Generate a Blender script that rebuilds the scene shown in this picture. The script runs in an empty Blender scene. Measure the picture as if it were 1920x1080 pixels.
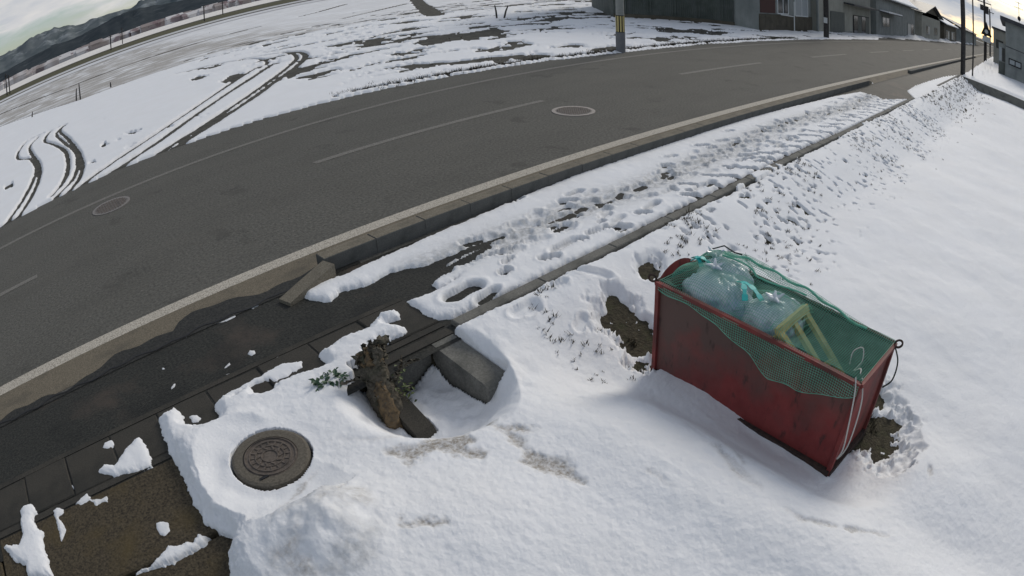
import bpy, bmesh, math, random
import numpy as np
from mathutils import Vector, Matrix

R = math.radians
random.seed(7)
rng = np.random.default_rng(7)
sc = bpy.context.scene
COL = sc.collection

# ---------------------------------------------------------------- camera
# World: x runs along the road, y across it (towards the far side), z up; the
# camera hangs 2.86 m above the pavement at the origin.
CAM_H = 2.86
PITCH, ROLL, HEAD = 0.4948796, -0.0388053, 0.8330154     # down, roll, heading left of +x
K = (4.20131824e-02, -9.13782857e-05, 2.11746152e-05, -1.45353649e-09)
cam = bpy.data.cameras.new('camera')
cam_o = bpy.data.objects.new('camera', cam); COL.objects.link(cam_o)
cam.type = 'PANO'
cam.panorama_type = 'FISHEYE_LENS_POLYNOMIAL'
cam.sensor_fit = 'HORIZONTAL'; cam.sensor_width = 36.0; cam.sensor_height = 20.25
cam.fisheye_fov = R(170)
cam.fisheye_polynomial_k0 = 0.0
(cam.fisheye_polynomial_k1, cam.fisheye_polynomial_k2,
 cam.fisheye_polynomial_k3, cam.fisheye_polynomial_k4) = [-k for k in K]
cam.clip_start = 0.05; cam.clip_end = 60000
_fh = Vector((math.cos(HEAD), math.sin(HEAD), 0)); _right = Vector((math.sin(HEAD), -math.cos(HEAD), 0))
_fw = _fh * math.cos(PITCH) + Vector((0, 0, -math.sin(PITCH)))
_up = _fh * math.sin(PITCH) + Vector((0, 0, math.cos(PITCH)))
_cr, _sr = math.cos(ROLL), math.sin(ROLL)
CR = _right * _cr + _up * _sr
CU = -_right * _sr + _up * _cr
cam_o.matrix_world = Matrix(((CR.x, CU.x, -_fw.x, 0), (CR.y, CU.y, -_fw.y, 0), (CR.z, CU.z, -_fw.z, CAM_H), (0, 0, 0, 1)))
sc.camera = cam_o

# ---------------------------------------------------------------- world, sun, exposure
SUN_AZ, SUN_EL = R(9), R(30)           # azimuth from +x towards +y
world = bpy.data.worlds.new('World'); sc.world = world; world.use_nodes = True
wn, wl = world.node_tree.nodes, world.node_tree.links
wn.clear()
w_out = wn.new('ShaderNodeOutputWorld'); w_bg = wn.new('ShaderNodeBackground')
sky = wn.new('ShaderNodeTexSky'); sky.sky_type = 'NISHITA'; sky.sun_disc = False
sky.sun_elevation = SUN_EL; sky.sun_rotation = math.pi / 2 - SUN_AZ
sky.air_density = 1.0; sky.dust_density = 1.0; sky.ozone_density = 1.0
tc = wn.new('ShaderNodeTexCoord'); mp = wn.new('ShaderNodeMapping'); mp.inputs['Scale'].default_value = (1.0, 1.0, 4.5)
nz = wn.new('ShaderNodeTexNoise'); nz.inputs['Scale'].default_value = 3.2; nz.inputs['Detail'].default_value = 7; nz.inputs['Roughness'].default_value = .6
rmp = wn.new('ShaderNodeValToRGB'); rmp.color_ramp.elements[0].position = .44; rmp.color_ramp.elements[1].position = .58
nz2 = wn.new('ShaderNodeTexNoise'); nz2.inputs['Scale'].default_value = 6.0; nz2.inputs['Detail'].default_value = 6
crmp = wn.new('ShaderNodeValToRGB')
crmp.color_ramp.elements[0].position = .3; crmp.color_ramp.elements[0].color = (3.9, 4.4, 5.25, 1)
crmp.color_ramp.elements[1].position = .7; crmp.color_ramp.elements[1].color = (8.0, 7.7, 7.3, 1)
cmix = wn.new('ShaderNodeMixRGB')
wl.new(tc.outputs['Generated'], mp.inputs['Vector']); wl.new(mp.outputs['Vector'], nz.inputs['Vector']); wl.new(mp.outputs['Vector'], nz2.inputs['Vector'])
wl.new(nz.outputs['Fac'], rmp.inputs['Fac']); wl.new(nz2.outputs['Fac'], crmp.inputs['Fac'])
wl.new(rmp.outputs['Color'], cmix.inputs['Fac']); wl.new(sky.outputs['Color'], cmix.inputs['Color1']); wl.new(crmp.outputs['Color'], cmix.inputs['Color2'])
wl.new(cmix.outputs['Color'], w_bg.inputs['Color']); w_bg.inputs['Strength'].default_value = 0.088
wl.new(w_bg.outputs['Background'], w_out.inputs['Surface'])
sun_d = bpy.data.lights.new('sun', 'SUN'); sun_d.energy = 1.55; sun_d.angle = R(18); sun_d.color = (1.0, .93, .82)
sun_o = bpy.data.objects.new('sun', sun_d); COL.objects.link(sun_o)
sun_o.rotation_euler = Vector((-math.cos(SUN_AZ) * math.cos(SUN_EL), -math.sin(SUN_AZ) * math.cos(SUN_EL), -math.sin(SUN_EL))).to_track_quat('-Z', 'Y').to_euler()
sun_o.location = (60, 10, 40)
vs = sc.view_settings
vs.view_transform = 'Standard'; vs.look = 'None'; vs.exposure = 0.16; vs.gamma = 1.0; vs.use_curve_mapping = False
sc.cycles.use_denoising = True
sc.cycles.max_bounces = 6; sc.cycles.transparent_max_bounces = 12

# ---------------------------------------------------------------- surveying helpers
def rays(uv):
    uv = np.atleast_2d(np.array(uv, float))
    x = (uv[:, 0] - 960) * 36 / 1920; y = (540 - uv[:, 1]) * 36 / 1920
    r = np.hypot(x, y); th = K[0] * r + K[1] * r**2 + K[2] * r**3 + K[3] * r**4
    s = np.sin(th) / np.maximum(r, 1e-9)
    return (x * s)[:, None] * np.array(CR) + (y * s)[:, None] * np.array(CU) + np.cos(th)[:, None] * np.array(_fw)
def gp(uv, z=0.0):
    """survey points of the photograph -> x, y on the level z"""
    d = rays(uv); t = (z - CAM_H) / d[:, 2]
    return (d * t[:, None])[:, :2]
def g1(u, v, z=0.0):
    p = gp([(u, v)], z)[0]; return float(p[0]), float(p[1])

def smooth(t): t = np.clip(t, 0, 1); return t * t * (3 - 2 * t)
def _hash(ix, iy, seed):
    h = (ix.astype(np.int64) * 374761393 + iy.astype(np.int64) * 668265263 + seed * 974634777) & 0xffffffff
    h = ((h ^ (h >> 13)) * 1274126177) & 0xffffffff
    return ((h ^ (h >> 16)) & 0xffff) / 65535.0
def vnoise(x, y, seed=0):
    ix, iy = np.floor(x), np.floor(y); fx, fy = smooth(x - ix), smooth(y - iy)
    a = _hash(ix, iy, seed); b = _hash(ix + 1, iy, seed); c = _hash(ix, iy + 1, seed); d = _hash(ix + 1, iy + 1, seed)
    return (a * (1 - fx) + b * fx) * (1 - fy) + (c * (1 - fx) + d * fx) * fy
def fbm(x, y, octv=4, seed=0, gain=.5):
    s = np.zeros_like(x); a = 1.0; tot = 0
    for o in range(octv):
        s += a * (vnoise(x * 2**o + 17.3 * o, y * 2**o - 9.1 * o, seed + o) - .5); tot += a; a *= gain
    return s / tot * 2          # about -1..1
def sdf(x, y, poly):
    """signed distance, positive inside"""
    poly = np.asarray(poly, float); out = np.full(x.shape, -9.0)
    pad = .6
    m = (x > poly[:, 0].min() - pad) & (x < poly[:, 0].max() + pad) & (y > poly[:, 1].min() - pad) & (y < poly[:, 1].max() + pad)
    if not m.any(): return out
    px, py = x[m], y[m]; d2 = np.full(px.shape, 1e9); ins = np.zeros(px.shape, bool)
    n = len(poly)
    for i in range(n):
        a, b = poly[i], poly[(i + 1) % n]; e = b - a; L = e @ e + 1e-12
        t = np.clip(((px - a[0]) * e[0] + (py - a[1]) * e[1]) / L, 0, 1)
        d2 = np.minimum(d2, (px - a[0] - t * e[0])**2 + (py - a[1] - t * e[1])**2)
        cr = (a[1] > py) != (b[1] > py)
        xx = a[0] + (py - a[1]) * e[0] / (e[1] if abs(e[1]) > 1e-12 else 1e-12)
        ins ^= cr & (px < xx)
    out[m] = np.where(ins, 1, -1) * np.sqrt(d2)
    return out
def pdist(x, y, line, pad=.8):
    line = np.asarray(line, float); out = np.full(x.shape, 9.0)
    m = (x > line[:, 0].min() - pad) & (x < line[:, 0].max() + pad) & (y > line[:, 1].min() - pad) & (y < line[:, 1].max() + pad)
    if not m.any(): return out
    px, py = x[m], y[m]; d2 = np.full(px.shape, 81.0)
    for a, b in zip(line[:-1], line[1:]):
        e = b - a; t = np.clip(((px - a[0]) * e[0] + (py - a[1]) * e[1]) / (e @ e + 1e-12), 0, 1)
        d2 = np.minimum(d2, (px - a[0] - t * e[0])**2 + (py - a[1] - t * e[1])**2)
    out[m] = np.sqrt(d2); return out
def curve_pts(pts, n=10):
    """Catmull-Rom through pts"""
    p = [np.array(q, float) for q in pts]; p = [2 * p[0] - p[1]] + p + [2 * p[-1] - p[-2]]; out = []
    for i in range(1, len(p) - 2):
        for k in range(n):
            t = k / n
            out.append(.5 * ((2 * p[i]) + (-p[i - 1] + p[i + 1]) * t + (2 * p[i - 1] - 5 * p[i] + 4 * p[i + 1] - p[i + 2]) * t**2 + (-p[i - 1] + 3 * p[i] - 3 * p[i + 1] + p[i + 2]) * t**3))
    out.append(p[-2]); return out

# ---------------------------------------------------------------- object helpers
def tag(o, label=None, cat=None, group=None, kind=None):
    if label: o['label'] = label
    if cat: o['category'] = cat
    if group: o['group'] = group
    if kind: o['kind'] = kind
    return o
def empty(name, loc=(0, 0, 0), rz=0):
    o = bpy.data.objects.new(name, None); COL.objects.link(o); o.location = loc; o.rotation_euler = (0, 0, rz); o.empty_display_size = .1
    return o
def link(name, me, mat, parent=None):
    o = bpy.data.objects.new(name, me); COL.objects.link(o)
    if mat is not None and not me.materials: me.materials.append(mat)
    if parent is not None: o.parent = parent
    return o
class MB:
    """collects shapes into one mesh"""
    def __init__(s): s.v = []; s.f = []; s.sm = []
    def add(s, v, f, smooth=False):
        o = len(s.v); s.v += [tuple(map(float, p)) for p in v]; s.f += [tuple(i + o for i in q) for q in f]; s.sm += [smooth] * len(f); return s
    def box(s, x0, x1, y0, y1, z0, z1):
        return s.add([(x0, y0, z0), (x1, y0, z0), (x1, y1, z0), (x0, y1, z0), (x0, y0, z1), (x1, y0, z1), (x1, y1, z1), (x0, y1, z1)],
                     [(0, 3, 2, 1), (4, 5, 6, 7), (0, 1, 5, 4), (1, 2, 6, 5), (2, 3, 7, 6), (3, 0, 4, 7)])
    def cbox(s, x0, x1, y0, y1, z0, z1, c):
        """box with chamfered top edge"""
        v = [(x0, y0, z0), (x1, y0, z0), (x1, y1, z0), (x0, y1, z0), (x0, y0, z1 - c), (x1, y0, z1 - c), (x1, y1, z1 - c), (x0, y1, z1 - c),
             (x0 + c, y0 + c, z1), (x1 - c, y0 + c, z1), (x1 - c, y1 - c, z1), (x0 + c, y1 - c, z1)]
        f = [(0, 3, 2, 1), (8, 9, 10, 11)]
        for i in range(4):
            j = (i + 1) % 4; f += [(i, j, 4 + j, 4 + i), (4 + i, 4 + j, 8 + j, 8 + i)]
        return s.add(v, f)
    def prism(s, poly, z0, z1):
        n = len(poly)
        return s.add([(p[0], p[1], z0) for p in poly] + [(p[0], p[1], z1) for p in poly],
                     [tuple(reversed(range(n))), tuple(range(n, 2 * n))] + [(i, (i + 1) % n, n + (i + 1) % n, n + i) for i in range(n)])
    def tube(s, pts, r, n=6, cap=True):
        pts = [Vector(p) for p in pts]; m = len(pts); rr = r if hasattr(r, '__len__') else [r] * m
        v = []; prev = None
        for i, p in enumerate(pts):
            d = (pts[min(i + 1, m - 1)] - pts[max(i - 1, 0)]).normalized()
            a = (Vector((0, 0, 1)) if abs(d.z) < .9 else Vector((1, 0, 0))) if prev is None else prev
            a = (a - d * a.dot(d)).normalized(); b = d.cross(a); prev = a
            v += [p + (a * math.cos(2 * math.pi * k / n) + b * math.sin(2 * math.pi * k / n)) * rr[i] for k in range(n)]
        f = [(i * n + k, i * n + (k + 1) % n, (i + 1) * n + (k + 1) % n, (i + 1) * n + k) for i in range(m - 1) for k in range(n)]
        s.add(v, f, n > 4)
        if cap: s.add(v[:n], [tuple(reversed(range(n)))]); s.add(v[-n:], [tuple(range(n))])
        return s
    def lathe(s, prof, n=32, c=(0, 0, 0)):
        v = [(c[0] + r * math.cos(2 * math.pi * k / n), c[1] + r * math.sin(2 * math.pi * k / n), c[2] + z) for r, z in prof for k in range(n)]
        f = [(i * n + k, i * n + (k + 1) % n, (i + 1) * n + (k + 1) % n, (i + 1) * n + k) for i in range(len(prof) - 1) for k in range(n)]
        return s.add(v, f)
    def bar(s, a, b, w, t, up=(0, 0, 1)):
        a, b = Vector(a), Vector(b); d = (b - a).normalized(); u = Vector(up); x = d.cross(u).normalized() * (w / 2); y = x.cross(d).normalized() * (t / 2)
        return s.add([a - x - y, a + x - y, a + x + y, a - x + y, b - x - y, b + x - y, b + x + y, b - x + y],
                     [(0, 1, 2, 3), (7, 6, 5, 4), (0, 4, 5, 1), (1, 5, 6, 2), (2, 6, 7, 3), (3, 7, 4, 0)])
    def mesh(s, name):
        me = bpy.data.meshes.new(name); me.from_pydata(s.v, [], s.f); me.polygons.foreach_set('use_smooth', s.sm); me.update(); return me
    def build(s, name, mat, parent=None): return link(name, s.mesh(name), mat, parent)
def grid_mesh(name, V, F, mat, attrs=None, smooth_=True):
    me = bpy.data.meshes.new(name); nv, nf = len(V), len(F)
    me.vertices.add(nv); me.vertices.foreach_set('co', V.astype(np.float32).ravel())
    me.loops.add(nf * 4); me.loops.foreach_set('vertex_index', F.astype(np.int32).ravel())
    me.polygons.add(nf); me.polygons.foreach_set('loop_start', np.arange(0, nf * 4, 4, dtype=np.int32))
    me.polygons.foreach_set('use_smooth', np.full(nf, smooth_))
    for k, a in (attrs or {}).items():
        at = me.attributes.new(k, 'FLOAT', 'POINT'); at.data.foreach_set('value', a.astype(np.float32))
    me.update(calc_edges=True); me.validate(); me.materials.append(mat)
    return me
def copy_tree(o, parent=None):
    c = o.copy(); COL.objects.link(c)
    if parent is not None: c.parent = parent
    for ch in list(o.children): copy_tree(ch, c)
    return c

# ---------------------------------------------------------------- materials
def mat(name, col, rough=.8, spec=.3, noise=None, col2=None, scale=10, bump=0, bscale=60, metal=0, detail=6, lo=.35, hi=.65, bdist=.01, coords='Object', trans=0):
    m = bpy.data.materials.new(name); m.use_nodes = True; n, l = m.node_tree.nodes, m.node_tree.links
    b = n['Principled BSDF']; b.inputs['Base Color'].default_value = (*col, 1); b.inputs['Roughness'].default_value = rough
    b.inputs['Specular IOR Level'].default_value = spec; b.inputs['Metallic'].default_value = metal
    if trans: b.inputs['Transmission Weight'].default_value = trans
    t = n.new('ShaderNodeTexCoord')
    if col2 is not None:
        z = n.new('ShaderNodeTexNoise'); z.inputs['Scale'].default_value = scale; z.inputs['Detail'].default_value = detail; z.inputs['Roughness'].default_value = .62
        r = n.new('ShaderNodeValToRGB'); r.color_ramp.elements[0].position = lo; r.color_ramp.elements[1].position = hi
        r.color_ramp.elements[0].color = (*col, 1); r.color_ramp.elements[1].color = (*col2, 1)
        l.new(t.outputs[coords], z.inputs['Vector']); l.new(z.outputs['Fac'], r.inputs['Fac']); l.new(r.outputs['Color'], b.inputs['Base Color'])
    if bump:
        z2 = n.new('ShaderNodeTexNoise'); z2.inputs['Scale'].default_value = bscale; z2.inputs['Detail'].default_value = 4
        bp = n.new('ShaderNodeBump'); bp.inputs['Strength'].default_value = bump; bp.inputs['Distance'].default_value = bdist
        l.new(t.outputs[coords], z2.inputs['Vector']); l.new(z2.outputs['Fac'], bp.inputs['Height']); l.new(bp.outputs['Normal'], b.inputs['Normal'])
    return m
def overlay(m, col, scale, lo, hi, fac=1.0, detail=5, stretch=(1, 1, 1), seed=0.0, coords='Object'):
    """lay another noise-shaped tint over a material's colour"""
    n, l = m.node_tree.nodes, m.node_tree.links; b = n['Principled BSDF']; inp = b.inputs['Base Color']
    t = n.new('ShaderNodeTexCoord'); mp_ = n.new('ShaderNodeMapping'); mp_.inputs['Scale'].default_value = stretch; mp_.inputs['Location'].default_value = (seed, seed * 1.7, seed * .3)
    z = n.new('ShaderNodeTexNoise'); z.inputs['Scale'].default_value = scale; z.inputs['Detail'].default_value = detail; z.inputs['Roughness'].default_value = .6
    r = n.new('ShaderNodeMapRange'); r.inputs['From Min'].default_value = lo; r.inputs['From Max'].default_value = hi; r.inputs['To Max'].default_value = fac
    x = n.new('ShaderNodeMixRGB'); x.inputs['Color2'].default_value = (*col, 1)
    l.new(t.outputs[coords], mp_.inputs['Vector']); l.new(mp_.outputs['Vector'], z.inputs['Vector']); l.new(z.outputs['Fac'], r.inputs['Value']); l.new(r.outputs['Result'], x.inputs['Fac'])
    if inp.is_linked: l.new(inp.links[0].from_socket, x.inputs['Color1'])
    else: x.inputs['Color1'].default_value = inp.default_value
    l.new(x.outputs['Color'], inp); return m
def snow_material():
    m = bpy.data.materials.new('snow'); m.use_nodes = True; n, l = m.node_tree.nodes, m.node_tree.links
    b = n['Principled BSDF']; b.inputs['Roughness'].default_value = .75; b.inputs['Specular IOR Level'].default_value = .25
    t = n.new('ShaderNodeTexCoord')
    def attr(k): a = n.new('ShaderNodeAttribute'); a.attribute_name = k; return a.outputs['Fac']
    def noise(s, d=6):
        z = n.new('ShaderNodeTexNoise'); z.inputs['Scale'].default_value = s; z.inputs['Detail'].default_value = d; z.inputs['Roughness'].default_value = .65
        l.new(t.outputs['Object'], z.inputs['Vector']); return z.outputs['Fac']
    def mix(f, a, c):
        x = n.new('ShaderNodeMixRGB'); l.new(f, x.inputs['Fac'])
        if isinstance(a, tuple): x.inputs['Color1'].default_value = (*a, 1)
        else: l.new(a, x.inputs['Color1'])
        x.inputs['Color2'].default_value = (*c, 1); return x.outputs['Color']
    def rng_(v, lo, hi, to=1.0, clamp=True):
        r = n.new('ShaderNodeMapRange'); r.inputs['From Min'].default_value = lo; r.inputs['From Max'].default_value = hi; r.inputs['To Max'].default_value = to; l.new(v, r.inputs['Value']); return r.outputs['Result']
    def mul(a, c):
        x = n.new('ShaderNodeMath'); x.operation = 'MULTIPLY'; l.new(a, x.inputs[0]); l.new(c, x.inputs[1]); return x.outputs[0]
    c = mix(rng_(noise(1.3), .35, .75, .5), (.80, .815, .84), (.74, .745, .75))
    c = mix(mul(attr('slush'), rng_(noise(14), .3, .6)), c, (.41, .42, .425))
    c = mix(mul(attr('dirt'), rng_(noise(38, 8), .25, .6)), c, (.27, .24, .20))
    l.new(c, b.inputs['Base Color'])
    bp = n.new('ShaderNodeBump'); bp.inputs['Strength'].default_value = .55; bp.inputs['Distance'].default_value = .014
    l.new(noise(38, 9), bp.inputs['Height']); l.new(bp.outputs['Normal'], b.inputs['Normal'])
    return m
M = {}
M['snow'] = snow_material()
asp = mat('asphalt', (.066, .065, .058), .88, .2, col2=(.146, .142, .127), scale=26, bump=.8, bscale=45, bdist=.014, lo=.33, hi=.67, detail=9)
overlay(asp, (.24, .23, .205), 20, .67, .71, .7, detail=3, seed=6)
overlay(asp, (.034, .034, .031), 1.1, .60, .66, .35, detail=9, seed=12)
overlay(asp, (.070, .068, .060), .9, .45, .75, .40, stretch=(.6, 1.2, 1))
overlay(asp, (.13, .123, .108), 2.2, .5, .8, .35, stretch=(.25, 1.2, 1), seed=4)
M['asphalt'] = asp
wet = mat('damp_asphalt', (.014, .015, .014), .75, .18, col2=(.050, .050, .044), scale=38, bump=.8, bscale=60, bdist=.010, lo=.33, hi=.67, detail=9)
overlay(wet, (.070, .057, .047), .75, .56, .66, .75, seed=2.4)
overlay(wet, (.013, .014, .014), 1.4, .5, .72, .8, seed=9)
M['wet'] = wet
M['shoulder'] = overlay(mat('dusty_shoulder', (.10, .087, .064), .9, .2, col2=(.21, .182, .138), scale=70, bump=.4, bscale=200, bdist=.005), (.085, .078, .064), 3, .5, .7, .8, stretch=(.5, 1, 1))
M['gutterwet'] = mat('wet_joint', (.016, .017, .016), .7, .2, col2=(.045, .044, .04), scale=40, bump=.4, bscale=120)
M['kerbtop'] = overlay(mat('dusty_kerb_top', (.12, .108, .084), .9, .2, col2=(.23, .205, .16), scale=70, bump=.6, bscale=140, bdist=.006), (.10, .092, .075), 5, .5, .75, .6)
M['kerb'] = overlay(mat('shaded_kerb_concrete', (.085, .088, .085), .9, .2, col2=(.125, .125, .118), scale=70, bump=.6, bscale=140, bdist=.006), (.060, .062, .060), 5, .5, .75, .8)  # kerb sides: shade of the upright face put into a darker concrete colour
M['conc'] = overlay(mat('old_concrete', (.13, .128, .115), .9, .2, col2=(.21, .205, .185), scale=60, bump=.6, bscale=120, bdist=.006), (.075, .077, .07), 3.2, .48, .72, .85)
M['lid'] = overlay(mat('damp_lid_concrete', (.040, .038, .033), .85, .15, col2=(.068, .063, .054), scale=80, bump=.6, bscale=150, bdist=.005), (.026, .027, .025), 2.4, .45, .7, .8)
M['slab'] = overlay(mat('brown_asphalt_slab', (.026, .022, .017), .85, .15, col2=(.105, .086, .057), scale=50, bump=.9, bscale=70, bdist=.010, lo=.33, hi=.67, detail=9), (.095, .072, .034), 2.2, .5, .72, .7, seed=3)
M['paint'] = overlay(mat('worn_road_paint', (.42, .385, .325), .85, .2, col2=(.56, .52, .45), scale=60, bump=.4, bscale=200, bdist=.004), (.13, .12, .10), 75, .50, .60, .8, detail=5)
M['paint2'] = overlay(mat('faded_road_paint', (.19, .183, .165), .85, .2, col2=(.26, .25, .23), scale=60), (.10, .096, .085), 75, .44, .58, .9, detail=5)
M['soil'] = overlay(mat('dark_soil', (.045, .040, .030), .95, .1, col2=(.085, .075, .052), scale=22, bump=.9, bscale=50, bdist=.03), (.06, .065, .035), 6, .5, .7, .7)
M['iron'] = overlay(mat('rusty_cast_iron', (.085, .070, .058), .75, .3, col2=(.15, .125, .105), scale=40, bump=.4, bscale=120, bdist=.003), (.05, .045, .042), 9, .5, .7, .8)
M['iron2'] = mat('worn_manhole_iron', (.16, .148, .138), .65, .4, col2=(.24, .222, .205), scale=30, bump=.3, bscale=90)
M['ring'] = mat('manhole_ring', (.38, .34, .31), .8, .3, col2=(.26, .24, .22), scale=40)
M['red'] = overlay(overlay(mat('red_painted_steel', (.18, .030, .028), .65, .3, col2=(.25, .048, .042), scale=5, bump=.25, bscale=9, bdist=.02), (.060, .030, .026), 2.6, .44, .68, .85, stretch=(1, 1, .5)), (.05, .03, .028), 18, .58, .7, .8, detail=7, stretch=(1, 1, .35), seed=5)
fr = mat('weathered_red_front', (.19, .034, .031), .65, .3, col2=(.25, .050, .045), scale=5, bump=.3, bscale=9, bdist=.02)
n_, l_ = fr.node_tree.nodes, fr.node_tree.links; b_ = n_['Principled BSDF']; t_ = n_.new('ShaderNodeTexCoord'); sx = n_.new('ShaderNodeSeparateXYZ'); nn_ = n_.new('ShaderNodeTexNoise'); nn_.inputs['Scale'].default_value = 3.2; nn_.inputs['Detail'].default_value = 8
ma = n_.new('ShaderNodeMath'); ma.operation = 'MULTIPLY_ADD'; ma.inputs[1].default_value = 1.5; ma.inputs[2].default_value = -.85
mb = n_.new('ShaderNodeMath'); mb.operation = 'MULTIPLY_ADD'; mb.inputs[1].default_value = .42; mc = n_.new('ShaderNodeMath'); mc.operation = 'MULTIPLY_ADD'; mc.inputs[1].default_value = 2.0; mr = n_.new('ShaderNodeMapRange'); mr.inputs['From Min'].default_value = .45; mr.inputs['From Max'].default_value = 1.25; mr.inputs['To Max'].default_value = .88
mx = n_.new('ShaderNodeMixRGB'); mx.inputs['Color2'].default_value = (.088, .064, .054, 1)
l_.new(t_.outputs['Object'], sx.inputs['Vector']); l_.new(t_.outputs['Object'], nn_.inputs['Vector']); l_.new(sx.outputs['Z'], ma.inputs[0]); l_.new(sx.outputs['Y'], mb.inputs[0]); l_.new(ma.outputs[0], mb.inputs[2]); l_.new(nn_.outputs['Fac'], mc.inputs[0]); l_.new(mb.outputs[0], mc.inputs[2]); l_.new(mc.outputs[0], mr.inputs['Value']); l_.new(mr.outputs['Result'], mx.inputs['Fac'])
l_.new(b_.inputs['Base Color'].links[0].from_socket, mx.inputs['Color1']); l_.new(mx.outputs['Color'], b_.inputs['Base Color'])
M['redfront'] = overlay(fr, (.045, .028, .025), 16, .58, .70, .8, detail=8, stretch=(1, 1, .35), seed=5)
M['redin'] = overlay(mat('dull_inside_steel', (.12, .145, .135), .6, .35, col2=(.17, .195, .18), scale=5), (.06, .045, .04), 6, .5, .7, .7)
M['rust'] = mat('rusty_base', (.035, .028, .026), .9, .2, col2=(.075, .05, .04), scale=25, bump=.6, bscale=40)
M['net'] = mat('green_net', (.09, .36, .25), .6, .3, col2=(.18, .50, .37), scale=8)
M['rope'] = mat('pale_rope', (.50, .49, .46), .8, .2)
M['cord'] = mat('dark_cord', (.02, .03, .028), .7, .3)
M['bag'] = overlay(mat('pale_plastic_bag', (.56, .63, .69), .30, .6, col2=(.74, .78, .80), scale=6, bump=1, bscale=13, bdist=.035), (.26, .38, .54), 4, .46, .64, .8)
M['bagtie'] = mat('teal_tape', (.02, .42, .40), .5, .4)
M['crate'] = overlay(mat('yellowed_plastic', (.42, .34, .12), .65, .3, col2=(.52, .44, .2), scale=20), (.2, .16, .08), 9, .5, .7, .7)
M['bark'] = overlay(mat('old_bark', (.075, .067, .053), .95, .15, col2=(.15, .134, .107), scale=24, bump=1, bscale=40, bdist=.03), (.05, .06, .035), 7, .5, .7, .6)
M['wood'] = mat('bare_wood', (.19, .135, .075), .85, .2, col2=(.085, .068, .05), scale=26, bump=.8, bscale=30, bdist=.02)
M['leaf'] = mat('small_green_leaf', (.055, .085, .028), .6, .3, col2=(.10, .125, .04), scale=30)
M['fern'] = mat('dull_green_leaf', (.03, .075, .045), .6, .3, col2=(.06, .11, .06), scale=30)
M['grass'] = mat('withered_grass', (.035, .031, .022), .9, .1, col2=(.075, .064, .042), scale=3)
M['pole'] = mat('pole_concrete', (.25, .26, .25), .85, .25, col2=(.31, .315, .30), scale=8, bump=.2, bscale=60)
M['sheath'] = mat('grey_pole_sheath', (.145, .15, .165), .7, .3, col2=(.19, .19, .20), scale=6)
M['yellow'] = mat('pole_yellow', (.60, .50, .22), .6, .3)
M['black'] = mat('pole_black', (.015, .015, .016), .6, .3)
M['dpole'] = mat('dark_pole', (.035, .033, .036), .8, .2, col2=(.07, .065, .06), scale=6)
M['white'] = mat('white_paint', (.62, .64, .64), .6, .3)
M['glass'] = mat('window_glass', (.03, .035, .04), .12, .6)
M['curtain'] = mat('pale_curtained_pane', (.30, .33, .35), .3, .5)
M['wallgreen'] = overlay(mat('dark_weathered_sheet', (.055, .066, .058), .7, .3, col2=(.088, .10, .091), scale=1.5, bump=.3, bscale=8), (.10, .105, .11), 2.0, .55, .75, .6, stretch=(1, 1, .2))
M['wallgrey'] = overlay(mat('grey_siding', (.19, .205, .20), .75, .3, col2=(.26, .275, .265), scale=1.2), (.13, .145, .145), 1.4, .5, .75, .6, stretch=(1, 1, .2))
M['wallbeige'] = overlay(mat('beige_mortar', (.27, .268, .235), .85, .2, col2=(.34, .335, .295), scale=1.0), (.19, .19, .175), 1.3, .5, .75, .6, stretch=(1, 1, .25))
M['wallbrown'] = mat('brown_boards', (.065, .058, .045), .85, .2, col2=(.10, .09, .07), scale=2)
M['shutter'] = mat('grey_green_shutter', (.075, .085, .078), .6, .35, col2=(.10, .11, .10), scale=2)
M['roof'] = mat('dark_roof', (.04, .042, .048), .6, .3, col2=(.075, .078, .085), scale=1.5)
M['stubble'] = None

# ================================================================= SETTING
# ---- ground, pavement, road
me = MB(); me.add([(-20000, -20000, -.95), (20000, -20000, -.95), (20000, 20000, -.95), (-20000, 20000, -.95)], [(0, 1, 2, 3)])
tag(me.build('ground', M['soil']), kind='structure')

KERB_Y0, KERB_Y1 = 5.46, 5.64
def far_edge(x): return np.interp(x, [-60, -2, 1.2, 7.1, 9.4, 16, 30, 46, 400], [13.3, 13.3, 13.65, 13.3, 13.0, 12.35, 12.3, 12.3, 12.3])
def strip(name, xs, y0, y1, z, m, parent=None, div=1):
    xs = np.asarray(xs, float); a = np.array([y0(x) if callable(y0) else y0 for x in xs]); b = np.array([y1(x) if callable(y1) else y1 for x in xs])
    s = MB(); v = [(x, p, z) for x, p in zip(xs, a)] + [(x, p, z) for x, p in zip(xs, b)]; n = len(xs)
    s.add(v, [(i, i + 1, n + i + 1, n + i) for i in range(n - 1)]); return s.build(name, m, parent)
XS = list(np.arange(-30, 60, 1.0)) + list(np.arange(60, 420, 20.0))
road = tag(strip('road', XS, 5.4, lambda x: far_edge(x) + .6, 0, M['asphalt']), kind='structure')
strip('edge_line', XS, 6.02, 6.21, .004, M['paint'], road)
strip('edge_line', XS, 11.58, 11.72, .004, M['paint2'], road)
for k in range(-2, 20):
    x0 = 4.25 + 10 * k
    strip('centre_line', np.linspace(x0, x0 + 5, 6), 8.99, 9.13, .004, M['paint2'], road)
strip('shoulder', XS, 5.50, 6.02, .0035, M['shoulder'], road)
strip('wet_edge', np.arange(-30, 3, .1), 5.40, lambda x: 5.60 + .09 * math.sin(x * 1.9) + .05 * math.sin(x * 5.3 + 1) + .03 * math.sin(x * 13) + (.10 if x > .9 else 0), .0075, M['gutterwet'], road)
pave = tag(strip('pavement', XS, 3.60, 5.40, 0, M['wet']), kind='structure')
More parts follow.
